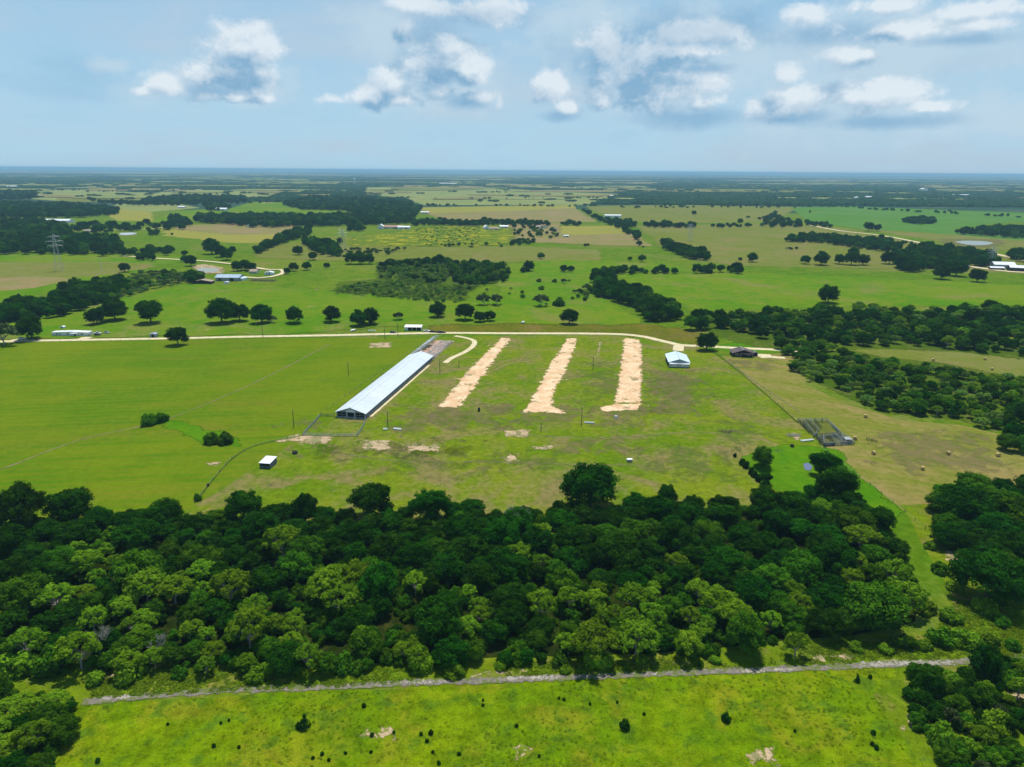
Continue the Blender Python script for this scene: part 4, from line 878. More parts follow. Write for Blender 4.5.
W('tree_belt', 'dark belt of trees beside the curving road at the right', [
    ([(786, 241), (808, 238), (843, 239), (893, 243), (900, 250), (893, 254), (868, 250), (825, 244), (786, 242)], 12, 5, 8.5, DK), ([(900, 253), (923, 248), (948, 250), (993, 257), (1000, 266), (968, 268), (930, 269), (908, 273), (896, 270)], 11, 5, 8.5, DK),
    ([(954, 233), (988, 229), (1070, 228), (1070, 240), (1010, 238), (958, 235)], 15, 5, 9, DK), ([(1003, 254), (1060, 256), (1060, 268), (1018, 263)], 12, 5, 8, DK), ([(785, 248), (800, 249), (800, 251), (785, 250)], 10, 2, 3, MX, dict(dens=.5))])
W('grove', 'long oval dark grove standing alone in the emerald field', [([(903, 222), (908, 219.5), (920, 218.5), (932, 219.5), (938, 222), (932, 224), (920, 224.6), (908, 224)], 16, 7, 11, DK, dict(hr=(.9, 1.2)))])
W('creek_wood', 'dark creek wood at the left edge north of the dirt road', [
    ([(-40, 326), (-20, 315), (8, 311), (24, 303), (50, 304), (65, 293), (97, 285), (125, 283), (128, 293), (105, 303), (80, 311), (55, 318), (0, 325)], 9, 4.5, 8, DK)])
W('scrub_wood', 'grey green scrubby trees between the left creek wood and the ranch', [
    ([(118, 284), (140, 274), (160, 272), (198, 276), (204, 280), (185, 284), (160, 288), (130, 297), (108, 301)], 7.5, 2.6, 5, (.08, .12, .1, .05, .25, .4)), ([(186, 278), (202, 277), (200, 284), (188, 284)], 9, 4, 6, DK)])
W('scrub_wood', 'broad patch of pale green scrub in the middle pasture', [
    ([(335, 294), (342, 286), (376, 282), (410, 280), (440, 285), (480, 287), (466, 294), (466, 303), (441, 303), (396, 299)], 6.2, 2.0, 3.6, (.02, .10, .12, .06, 0, .7), dict(hr=(1.0, 1.5), dens=.93)), ([(378, 268), (400, 262), (446, 262), (460, 270), (440, 285), (410, 281), (380, 279)], 7.5, 2.4, 4.6, (.10, .20, .14, 0, .02, .54), dict(dens=.92)),
    ([(446, 263), (480, 265), (512, 268), (508, 282), (481, 286), (455, 286)], 8, 3, 6, (.45, .45, .1, 0, 0), dict(dens=.85)), ([(378, 265), (446, 262), (446, 266), (378, 269)], 12, 4, 7, DK, dict(dens=.8)), ([(478, 288), (545, 288), (545, 304), (480, 303)], 12, 2, 4, (0, .3, 0, .3, .4), dict(dens=.22)),
    ([(537, 280), (600, 283), (595, 307), (540, 306)], 12, 2, 4.5, (0, .2, 0, .3, .5), dict(dens=.22)), ([(340, 250), (405, 250), (405, 254), (330, 258)], 10, 3, 5, (0, .2, 0, .2, .6), dict(dens=.5)), ([(415, 228), (480, 226), (480, 245), (420, 246)], 9, 1.4, 3.2, (0, .1, .1, .1, 0, .7), dict(dens=.4, hr=(.8, 1.2))),
    ([(440, 245), (512, 244), (512, 247), (440, 248)], 12, 2, 4, (0, .5, 0, .3, .2), dict(dens=.4)), ([(512, 226), (540, 228), (560, 232), (556, 240), (512, 236)], 15, 3, 6, MX, dict(dens=.35)), ([(512, 242), (534, 241), (534, 245), (512, 246)], 12, 3, 6, DK)])
W('tree_belt', 'rows and clumps of dark trees in the left middle distance', [
    ([(252, 255), (262, 247), (271, 243), (288, 235), (311, 230), (312, 235), (291, 241), (271, 249), (256, 256)], 12, 5, 9, DK), ([(304, 242), (331, 243), (341, 252), (340, 256), (328, 257), (306, 250)], 12, 5, 8.5, DK),
    ([(120, 251), (150, 250), (195, 254), (195, 256), (120, 257)], 14, 4, 7, DK, dict(dens=.6)), ([(132, 258), (153, 258), (153, 261), (132, 261)], 11, 4, 6, DK, dict(dens=.8)), ([(148, 233), (158, 233), (158, 236), (148, 236)], 11, 4, 6, DK), ([(168, 235), (176, 235), (176, 237), (168, 237)], 11, 3, 5, DK, dict(dens=.5)),
    ([(348, 229), (364, 229), (364, 232), (348, 232)], 14, 5, 8, DK), ([(410, 223), (430, 221), (475, 224), (480, 227), (440, 226), (410, 226)], 15, 5, 8, DK), ([(478, 222), (512, 223), (512, 226), (478, 226)], 15, 5, 8, DK, dict(dens=.6))])
W('far_wood', 'dark woods and hedgerow trees in the left distance around scattered houses', [
    ([(-90, 204), (0, 204), (62, 205), (118, 210), (117, 215), (82, 218), (-90, 220)], 17, 6, 10, DK), ([(-90, 221), (45, 223), (70, 231), (76, 240), (70, 246), (40, 241), (-90, 236)], 15, 6, 10, DK), ([(-90, 245), (38, 243), (75, 238), (118, 241), (123, 254), (100, 257), (68, 255), (-90, 254)], 14, 6, 9, DK, dict(dens=.85)),
    ([(70, 226), (130, 226), (190, 223), (190, 230), (100, 234), (70, 232)], 17, 5, 9, DK, dict(dens=.45)), ([(88, 200), (120, 203), (200, 202), (245, 199), (245, 203), (180, 206), (125, 206), (90, 202)], 20, 6, 10, DK, dict(dens=.55)), ([(0, 192), (35, 193), (38, 199), (0, 201)], 22, 7, 12, DK, dict(dens=.7)),
    ([(145, 200), (190, 197), (245, 198), (245, 202), (150, 205)], 20, 7, 11, DK, dict(dens=.75)), ([(205, 205), (230, 206), (230, 211), (205, 211)], 18, 6, 10, DK, dict(dens=.6)), ([(190, 226), (186, 220), (170, 218), (172, 226)], 16, 6, 10, DK, dict(dens=.8))])
W('far_wood', 'large dark wood in the distance left of centre', [
    ([(196, 223), (200, 217), (256, 217), (308, 217), (361, 216), (345, 211), (301, 210), (283, 205), (311, 198), (366, 200), (406, 204), (421, 209), (411, 224), (366, 226), (300, 227), (256, 228), (230, 225)], 15, 6, 10, DK)])
# farther still: clumps of crowns wherever there is no field
ff = np.array(FF); fp = []
KEEP = [wpoly(p) for p in ([(-10, 188.5), (90, 188.5), (135, 192), (300, 188.5), (270, 198), (170, 202), (60, 203), (-10, 201)], [(362, 186.6), (475, 186.6), (530, 190), (625, 193), (590, 206), (512, 206), (425, 207), (400, 199), (362, 195)],
        [(780, 206), (851, 205.3), (1030, 213), (1090, 216), (1080, 226), (780, 222)])]
D_ = 2550.0
while D_ < 15000:
    sp = max(22, D_ / 120); x = -1.0 * D_
    while x < 1.0 * D_:
        a, b = x + rw.uniform(-.5, .5) * sp, D_ + rw.uniform(-.5, .5) * sp; x += sp
        if b < 2750 and abs(a) < 2700: continue
        if b < 5200 and any(inside(k, a, b) for k in KEEP):
            if rw.random() > .012: continue
        elif rw.random() < .06: continue
        q_ = (np.abs(a - ff[:, 0]) < ff[:, 2] * .5) & (np.abs(b - ff[:, 1]) < ff[:, 3] * .5)
        if q_.any() and rw.random() > .04: continue
        big = rw.uniform(.6, .95) * sp; fp.append((a, b, 0, big, rw.uniform(7, 12), rw.randrange(5), rw.uniform(0, 6.28)))
    D_ += sp
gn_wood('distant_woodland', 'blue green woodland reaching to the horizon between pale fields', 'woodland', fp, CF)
# hedge lines across the farther fields
hl = []
for (x0, y0, x1, y1, dn) in [(362, 205, 512, 205, .8), (512, 206, 600, 205, .5), (430, 198, 512, 198, .4), (365, 199, 420, 196, .7), (600, 207, 800, 207, .55), (512, 198, 600, 197, .5), (620, 200, 700, 203, .9), (700, 205, 860, 206, .9), (860, 208, 1024, 217, .95), (512, 205, 575, 206, .6), (585, 205, 600, 206, 1), (60, 203, 130, 203, .5),
                             (0, 190, 90, 189.5, .8), (90, 191, 180, 190, 1), (180, 195, 250, 192, .5), (605, 196, 660, 199, .8), (620, 193, 680, 196, .7), (620, 190, 700, 191, .8), (655, 206, 690, 206, .8), (740, 216, 765, 219, .5), (765, 212, 850, 212, .4), (950, 211, 970, 211, .9), (990, 223, 1000, 223, .6), (470, 191, 512, 192, .7), (230, 203, 270, 202, .7)]:
    a, b = P(x0, y0 + 1), P(x1, y1 + 1); L = math.dist(a, b)
    for k in range(int(L / 13)):
        if rw.random() > dn * (.55 + .45 * math.sin(k * .21) ** 2): continue
        t = k / (L / 13); hl.append((a[0] + (b[0] - a[0]) * t + rw.uniform(-8, 8), a[1] + (b[1] - a[1]) * t + rw.uniform(-30, 30), 0, rw.uniform(.6, 1.7), rw.uniform(.6, 1.3), rw.randrange(7), rw.uniform(0, 6.28)))
gn_wood('hedgerow_trees', 'broken hedgerow trees dividing the distant fields', 'hedgerow', hl, CW)
# undergrowth inside the front woods and weeds in the meadow
ug = []
for poly, n in ((WOOD, 1500), (WOOD2, 260), (BL, 90), (BR, 130)):
    xs = [p[0] for p in poly]; ys = [p[1] for p in poly]; k = 0
    while k < n:
        a, b = rw.uniform(min(xs), max(xs)), rw.uniform(min(ys), max(ys))
        if inside(poly, a, b): k += 1; i = rw.choice((0, 1, 4, 9, 9, 9)); s_ = rw.uniform(1.2, 2.6); ug.append((a, b, 0, s_ / SZ[i], s_ * 1.5 / SH[i], i, rw.uniform(0, 6.28)))
gn_wood('undergrowth', 'low dark green undergrowth filling the floor of the front woods', 'undergrowth', ug, CW)
def tuft(seed, mat, n=40):
    rg = np.random.default_rng(seed); d = unit(n, rg, .05); pos = d * (.5, .5, .22); N = d + unit(n, rg) * .6; N /= np.linalg.norm(N, axis=1, keepdims=True); V, F = cards(pos, N, np.full(n, .12), rg); V[:, 2] = np.maximum(V[:, 2], 0)
    return quads_mesh('tuft', V, F, mat, {'tint': np.repeat(rg.uniform(0, 1, n), 4)})
M['weed'] = leaves('leaf_weed', (.085, .170, .004), (.190, .270, .012), .3)
CT = coll('tufts', [tuft(s, M['weed']) for s in range(4)]); tf = []
mead = wpoly([(20, 720), (82, 704), (560, 681), (950, 665), (1040, 661), (1150, 860), (-150, 860)]); rg = np.random.default_rng(3)
verge = wpoly([(90, 668), (430, 668), (640, 660), (930, 636), (960, 600), (1060, 605), (1060, 655), (950, 660), (560, 675), (90, 698)])
for poly, n, s0, s1 in ((mead, 9000, .25, .9), (verge, 6500, .4, 1.5)):
    xs = [p[0] for p in poly]; ys = [p[1] for p in poly]; k = 0
    while k < n:
        a, b = rw.uniform(min(xs), max(xs)), rw.uniform(min(ys), max(ys))
        if inside(poly, a, b):
            k += 1
            if math.sin(a * .11 + 1.3 * math.sin(b * .07)) + math.sin(b * .17 + a * .05) + rw.uniform(-1, 1) < -.2: continue
            s_ = rw.uniform(s0, s1) ** 1.5; tf.append((a, b, .01, s_, s_ * .9, rw.randrange(4), rw.uniform(0, 6.28)))
gn_wood('weed_tufts', 'coarse grass tufts and weeds over the near meadow and verge', 'weeds', tf, CT)

# ------------------------------------------------------------------ buildings
def loft_roof(m, w, y0, y1, h, rh, over, th=.12):        # gable roof slab, ridge along y
    e = w / 2 + over; drop = rh * over / (w / 2)
    m.prism([(-e, h - drop), (0, h + rh), (e, h - drop), (e, h - drop + th), (0, h + rh + th), (-e, h - drop + th)], y0, y1)
def house(name, label, cat, px, w, l, h, rh, wall, roof, rz=0.0, over=.4, front=(), side=(), group=None, at=None, porch=None):
    x, y = at if at else P(*px); t = thing(name, label, cat, (x, y, 0), rz, group)
    m = MB(); m.prism([(-w / 2, -.1), (w / 2, -.1), (w / 2, h), (0, h + rh - .02), (-w / 2, h)], 0, l); wl = m.build('wall', M[wall], t)
    m = MB(); loft_roof(m, w, -over, l + over, h + .01, rh, over); rf = m.build('roof', M[roof], t)
    mc = MB(); mc.box(-.18, .18, -over, l + over, h + rh + .10, h + rh + .2); mc.build('ridge_cap', M['galv'], rf)
    for (nm, x0, x1, z0, z1, mt) in front:
        f = MB(); f.box(x0, x1, -.05, .02, z0, z1); o = f.build(nm, M[mt], t)
        if nm == 'window': g = MB(); [g.box(a, b, -.09, -.05, c, d) for a, b, c, d in ((x0 - .1, x1 + .1, z0 - .1, z0), (x0 - .1, x1 + .1, z1, z1 + .1), (x0 - .1, x0, z0, z1), (x1, x1 + .1, z0, z1))]; g.build('frame', M['white_paint'], o)
    for (nm, sx_, y0, y1, z0, z1, mt) in side:
        f = MB(); a = sx_ * w / 2; f.box(min(a, a + .05 * sx_), max(a, a + .05 * sx_), y0, y1, z0, z1); f.build(nm, M[mt], t)
    if porch:
        x0, x1, d, hh = porch; f = MB(); f.box(x0, x1, -d, -.06, hh, hh + .12); f.build('porch_roof', M[roof], t)
        for xx in (x0 + .1, x1 - .1): f = MB(); f.box(xx - .06, xx + .06, -d + .05, -d + .17, 0, hh - .01); f.build('porch_post', M['white_paint'], t)
    return t
def frame2(pa, pb):                                      # base line from two ground pixels -> centre, rz, width
    a, b = P(*pa), P(*pb); return ((a[0] + b[0]) / 2, (a[1] + b[1]) / 2), math.atan2(b[1] - a[1], b[0] - a[0]), math.dist(a, b)

def slab(m, x0, x1, y0, y1, z0, z1, th=.08):
    m.add([(x0, y0, z0), (x1, y0, z0), (x1, y1, z1), (x0, y1, z1), (x0, y0, z0 + th), (x1, y0, z0 + th), (x1, y1, z1 + th), (x0, y1, z1 + th)], [(3, 2, 1, 0), (4, 5, 6, 7), (0, 1, 5, 4), (1, 2, 6, 5), (2, 3, 7, 6), (3, 0, 4, 7)])
# the long poultry barn
_a, _b, _c = P(336, 417), P(366, 419), P(446, 338.5); BA = ((_a[0] + _b[0]) / 2, (_a[1] + _b[1]) / 2); BRZ = -math.atan2(_c[0] - BA[0] + .5, _c[1] - BA[1]); BW, BLn, BH, BRH = 15.2, 118.0, 3.0, 2.5
def barn_pt(x, y): return (BA[0] + x * math.cos(BRZ) - y * math.sin(BRZ), BA[1] + x * math.sin(BRZ) + y * math.cos(BRZ))
t = thing('poultry_barn', 'long low barn with pale blue grey metal roof in the middle of the farm pasture', 'barn', (*BA, 0), BRZ)
m = MB(); loft_roof(m, BW, -.5, BLn, BH, BRH, .7, .1); rf = m.build('roof', M['barn_roof'], t)
m = MB(); m.box(-.35, .35, -.5, BLn, BH + BRH + .06, BH + BRH + .28); m.build('ridge_cap', M['white_metal'], rf)
m = MB(); m.prism([(-BW / 2, BH), (BW / 2, BH), (0, BH + BRH - .05)], .02, .14); m.box(-BW / 2, BW / 2, .02, .14, 0, .55)
for a, b in ((-7.6, -7.2), (-2.5, -1.9), (1.9, 2.5), (7.2, 7.6)): m.box(a, b, .02, .14, .551, BH - .001)
m.build('gable_wall', M['grey_metal'], t)
for a, b in ((-7.2, -2.5), (2.5, 7.2)):
    m = MB(); m.box(a, b, .30, .36, .56, BH - .05); o = m.build('opening', M['dark_open'], t)  # dark sheet behind the gable paints the shade inside
    m = MB(); m.box(a, b, .16, .2, 1.5, 1.62); m.box((a + b) / 2 - .05, (a + b) / 2 + .05, .16, .2, .56, BH - .05); m.build('frame', M['galv'], o)
m = MB(); m.box(-1.9, 1.9, .3, .36, .56, 4.2); m.build('doorway_shade', M['dark_open'], t)
m = MB(); m.prism([(-2.3, BH + .02), (2.3, BH + .02), (2.3, BH + .9), (0, BH + 1.7), (-2.3, BH + .9)], -.12, -.03); m.build('door_hood', M['white_metal'], t)
m = MB(); m.box(-2.1, -1.9, -.1, -.02, 0, BH); m.box(1.9, 2.1, -.1, -.02, 0, BH); m.build('door_frame', M['white_metal'], t)
m = MB(); m.box(-8.15, -7.95, -.62, -.5, BH - .5, BH - .1); m.prism([(-8.3, BH - .28), (0, BH + BRH - .28 + .18), (8.3, BH - .28), (8.3, BH - .05), (0, BH + BRH + .15), (-8.3, BH - .05)], -.58, -.52); m.build('trim', M['white_metal'], t)
for s_ in (-1, 1):
    m = MB(); x0, x1 = sorted((s_ * BW / 2, s_ * (BW / 2 - .12))); m.box(x0, x1, .15, BLn - .2, 0, .6); m.build('side_wall', M['concrete'], t)
    m = MB(); x0, x1 = sorted((s_ * (BW / 2 - .14), s_ * (BW / 2 - .18))); m.box(x0, x1, .2, BLn - .2, .55, BH - .05); m.build('side_curtain', M['curtain'], t)
    m = MB()
    for k in range(40): m.box(s_ * (BW / 2 - .02) - .08, s_ * (BW / 2 - .02) + .08, .2 + k * 3.0, .36 + k * 3.0, .6, BH - .02)
    m.build('side_posts', M['galv'], t)
m = MB(); m.prism([(-BW / 2, 0), (BW / 2, 0), (BW / 2, BH - .03), (0, BH + BRH - .06), (-BW / 2, BH - .03)], BLn - .2, BLn - .1); m.build('rear_wall', M['grey_metal'], t)
# roofless end of the barn: remaining left slope frame, fallen sheets, broken floor
t = thing('ruined_barn_end', 'roofless ruined end of the long barn, grey left frame and broken reddish floor', 'ruin', (*barn_pt(0, BLn + .4), 0), BRZ)
RL = 54.0
me = MB(); me.box(-7.4, 7.6, .2, RL, 0, .12); fl = me.build('floor_slab', M['concrete'], t)
rdm = random.Random(8); m = MB()
for k in range(520):
    x, y = rdm.uniform(-2.4, 7), rdm.uniform(.8, RL - 1); a, b, c = rdm.uniform(.15, 1.4), rdm.uniform(.08, .5), rdm.uniform(.05, .35); an = rdm.uniform(0, 3.1); ca, sa = math.cos(an), math.sin(an); b0 = len(m.v)
    m.box(-a, a, -b, b, .121, .14 + c); m.v[b0:] = [(x + vx * ca - vy * sa, y + vx * sa + vy * ca, vz + rdm.uniform(0, .1)) for vx, vy, vz in m.v[b0:]]
m.build('rubble', M['rubble'], t)
m = MB()
for k in range(27):
    y = .5 + k * 2.0; m.box(-7.6, -7.45, y, y + .15, 0, 2.95); b0 = len(m.v)
    if rdm.random() < .9: m.tube([(-7.6, y + .07, 3.0), (-1.4 - rdm.uniform(0, 3), y + .07, 4.6 - rdm.uniform(0, .6))], .09, 4)
for xx, z in ((-7.5, 3.05), (-6, 3.45), (-4.4, 3.9)): m.tube([(xx, .4, z), (xx, RL - .5, z)], .08, 4)
m.build('frame', M['galv'], t)
m = MB()
for k in range(30):
    if rdm.random() < .72: y = .5 + k * 1.78; x1 = -7.9 + rdm.uniform(2.0, 5.2); z1 = 3.12 + (x1 + 7.9) * .30; m.add([(-8, y, 3.1), (x1, y, z1), (x1, y + 1.72, z1), (-8, y + 1.72, 3.1), (-8, y, 3.16), (x1, y, z1 + .06), (x1, y + 1.72, z1 + .06), (-8, y + 1.72, 3.16)], [(3, 2, 1, 0), (4, 5, 6, 7), (0, 1, 5, 4), (1, 2, 6, 5), (2, 3, 7, 6), (3, 0, 4, 7)])
m.build('roof_sheet', M['galv'], t)
m = MB()
for k in range(18):
    y = .4 + k * 3; h = rdm.uniform(.6, 2.2)
    if y < RL - 3: m.box(7.5, 7.62, y, y + rdm.uniform(1.2, 2.9), 0, h); m.box(6.0, 6.1, y, y + rdm.uniform(.3, 1.4), 0.12, h * .5)
m.build('side_wall', M['grey_metal'], t)
patch('rubble_floor', [barn_pt(-7.2, BLn), barn_pt(7.4, BLn), barn_pt(7.4, BLn + RL), barn_pt(-7.2, BLn + RL)], Dm['redpad'], 0.165, .6, .8, world=True)
patch('side_path', [barn_pt(8.7, 4), barn_pt(9.6, 4), barn_pt(9.6, 105), barn_pt(8.7, 105)], Dm['road'], lz('road'), 1.0, .5, world=True)
patch('worn_patch', [barn_pt(-13, 20), barn_pt(-8.6, 20), barn_pt(-8.6, 150), barn_pt(-12, 150)], Dm['brownpatch'], lz('soft'), 5, 1.2, world=True)
patch('side_path', [barn_pt(-6, -2.6), barn_pt(7, -2.6), barn_pt(7, -.4), barn_pt(-6, -.4)], Dm['patch'], lz('pad'), 1.5, .5, world=True)

c_, rz_, w_ = frame2((669, 367), (689, 367.4))
t = house('storage_barn', 'small barn with pale blue metal roof and cream front below the road bend', 'barn', None, 12.6, 20, 3.4, 2.0, 'cream', 'shop_roof', rz_ - R(3), .7, [('gable_panel', -6.1, 6.1, 3.25, 3.4, 'white_paint'), ('door', -5.2, -1.4, .1, 2.9, 'white_metal'), ('door', 1.2, 5.2, .1, 2.9, 'white_metal')], [('side_panel', -1, .5, 19.5, .4, 2.8, 'dark_open'), ('window', 1, 6, 8, 1, 2.2, 'glass')], at=c_)  # dark sheet along the left wall paints its shaded side
m = MB(); slab(m, -6.3, 6.3, -1.9, -.1, 2.55, 3.2, .1); m.build('front_awning', M['white_metal'], t)
m = MB(); m.prism([(-6.1, 3.42), (6.1, 3.42), (0, 5.32)], -.06, -.01); m.build('gable_panel', M['grey_metal'], t)
house('farm_house', 'dark brown house with low gable roof beside the road east of the small barn', 'house', (743, 356.8), 13.5, 9, 2.6, 2.2, 'brown_wall', 'brown_roof', R(-4), .8, [('window', -5, -3.4, 1, 2, 'glass'), ('door', -.5, .5, .1, 2.1, 'dark_open'), ('window', 2.8, 4.6, 1, 2, 'glass')], porch=(-2.2, 6, 2.2, 2.35))
house('annex', 'small dark shed on the east side of the dark brown house', 'shed', (755, 356.2), 3.4, 4, 2.1, .6, 'brown_wall', 'brown_roof', R(-4), .3, [('door', -.6, .6, .1, 1.9, 'dark_open')])
tag(patch('concrete_pad', [(757, 354), (769, 354.5), (773, 357.8), (762, 358)], Dm['road'], lz('road'), .8, .8), kind='structure')
# lean-to shed
x, y = P(265, 468.4); t = thing('livestock_shed', 'small open fronted shed with white slanted roof alone in the lower pasture', 'shed', (x, y, 0), R(-9))
m = MB(); slab(m, -2.5, 2.5, -.3, 6.4, 2.35, 2.9); m.build('roof', M['white_metal'], t)
m = MB(); m.box(-2.3, -2.22, 0, 6.1, 0, 2.34); m.box(2.22, 2.3, 0, 6.1, 0, 2.34); m.box(-2.21, 2.21, 6.0, 6.08, 0, 2.8); m.box(-2.2, 2.2, .02, .08, 0, 1.0); m.build('wall', M['curtain'], t)
for xx in (-2.15, 0, 2.15): m = MB(); m.box(xx - .06, xx + .06, -.16, -.04, 0, 2.34); m.build('post', M['post'], t)
# white shed at the road
x, y = P(413, 330.6); t = thing('machinery_shed', 'white roofed three bay shed on the north side of the dirt road', 'shed', (x, y, 0), R(-1))
m = MB(); slab(m, -6.8, 6.8, -.6, 6.4, 2.7, 3.3, .12); m.build('roof', M['white_paint'], t)
m = MB(); m.box(-6.5, -6.38, 0, 6, 0, 2.7); m.box(6.38, 6.5, 0, 6, 0, 2.7); m.box(-6.37, 6.37, 5.9, 6.0, 0, 3.1); m.box(-6.37, -4.2, .1, .2, 0, 2.69); m.build('wall', M['white_metal'], t)
m = MB(); m.box(-4.1, 6.3, 3.0, 3.1, 0, 2.6); m.build('back_panel', M['dark_open'], t)  # dark sheet added halfway in to paint the shade of the bays
for xx in (-4.1, -.7, 2.8, 6.3): m = MB(); m.box(xx - .12, xx + .12, -.1, .08, 0, 2.68); m.build('post', M['white_paint'], t)
# mobile home and yard
t = house('mobile_home', 'long white mobile home with a dark porch at the left end of the road', 'house', (70.5, 336), 27, 5.2, 2.7, .5, 'white_paint', 'white_metal', R(1), .25, [('window', -10.5, -9.2, 1.1, 2, 'glass'), ('window', -8, -7, 1.1, 2, 'glass'), ('window', -2.5, -1.2, 1.1, 2, 'glass'), ('door', 3, 4, .2, 2.1, 'dark_open'), ('window', 8, 9.6, 1.1, 2, 'glass')], porch=(1.2, 6, 2.2, 2.3))
t.children[1].data.materials[0] = M['white_metal']
house('box_shed', 'small grey box shed on the north verge of the dirt road', 'shed', (153, 337.4), 4.5, 3.4, 2.5, .4, 'grey_metal', 'blue_roof', 0, .2, [('door', -1, 1, .1, 2.1, 'dark_open')])
house('well_house', 'tiny white well house behind the white mobile home', 'shed', (62, 328.6), 3.2, 2.4, 1.4, .5, 'white_paint', 'white_metal', 0, .2, [('door', -.4, .4, .05, 1.2, 'dark_open')])
# ranch
house('metal_barn', 'wide ranch barn with pale blue roof beside the ranch pond', 'barn', (231, 281.4), 16, 26, 4, 2.4, 'grey_metal', 'blue_roof', R(90), .8, at=(P(231, 280)[0] + 12, P(231, 280)[1]), side=[('opening', -1, 6, 10, .1, 3.6, 'dark_open'), ('opening', -1, 20, 23, .1, 3, 'dark_open')])
house('lean_barn', 'low white annex on the east corner of the pale blue ranch barn', 'shed', (239, 280.6), 8, 9, 2.6, .8, 'white_metal', 'shop_roof', R(-20), .4)
house('hay_barn', 'brown roofed low barn at the east end of the grey green scrub', 'barn', (202, 284), 20, 9, 2.8, 1.6, 'brown_wall', 'tan_roof', 0, .6, [('opening', -9, 9, .1, 2.5, 'dark_open')])
house('ranch_house', 'tan roofed house inside the ranch loop road, left of the white one', 'house', (258, 273), 12, 8, 2.8, 1.8, 'cream', 'tan_roof', R(90), .6, side=[('window', -1, 1, 3, 1, 2, 'glass'), ('window', -1, 5, 7, 1, 2, 'glass')])
house('ranch_house', 'white house inside the ranch loop road, right of the tan roofed one', 'house', (269, 275), 10, 6, 2.8, 1.4, 'white_paint', 'white_metal', R(4), .4, [('window', -3.5, -2, 1, 2, 'glass'), ('door', 0, 1, .1, 2.1, 'dark_open')])
house('pump_shed', 'tiny white shed just south of the pale blue ranch barn', 'shed', (226, 284), 5, 3, 2.1, .5, 'white_paint', 'white_metal', 0, .2)
x, y = P(264, 281); t = thing('brush_pile', 'long brown heap of brush and logs south of the ranch loop road', 'brush pile', (x, y, 0)); m = MB()
for k in range(260):
    p = Vector((rdm.uniform(-14, 14), rdm.uniform(-3, 3), rdm.uniform(.1, 1.6))); d = Vector((rdm.uniform(-1, 1), rdm.uniform(-1, 1), rdm.uniform(-.25, .25))) * 2.6; m.tube([p, p + d], [.18, .08], 4)
m.build('branches', M['brush'], t, fix=False)
def pile(px, py, w_, d_, n, label, mat):
    x, y = P(px, py); t = thing('brush_pile', label, 'brush pile', (x, y, 0)); m = MB()
    for k in range(n):
        p = Vector((rdm.uniform(-w_, w_), rdm.uniform(-d_, d_), rdm.uniform(.1, .9))); d = Vector((rdm.uniform(-1, 1), rdm.uniform(-1, 1), rdm.uniform(-.2, .3))) * 1.3; m.tube([p, p + d], [.12, .05], 4)
    m.build('branches', M[mat], t, fix=False)
pile(794, 436, 3, 1.4, 70, 'pale heap of logs left of the cattle pens', 'bark_pale'); pile(727, 432, 4.5, 2.2, 60, 'flat grey heap of dead brush left of the cattle pens in the pasture', 'brush')
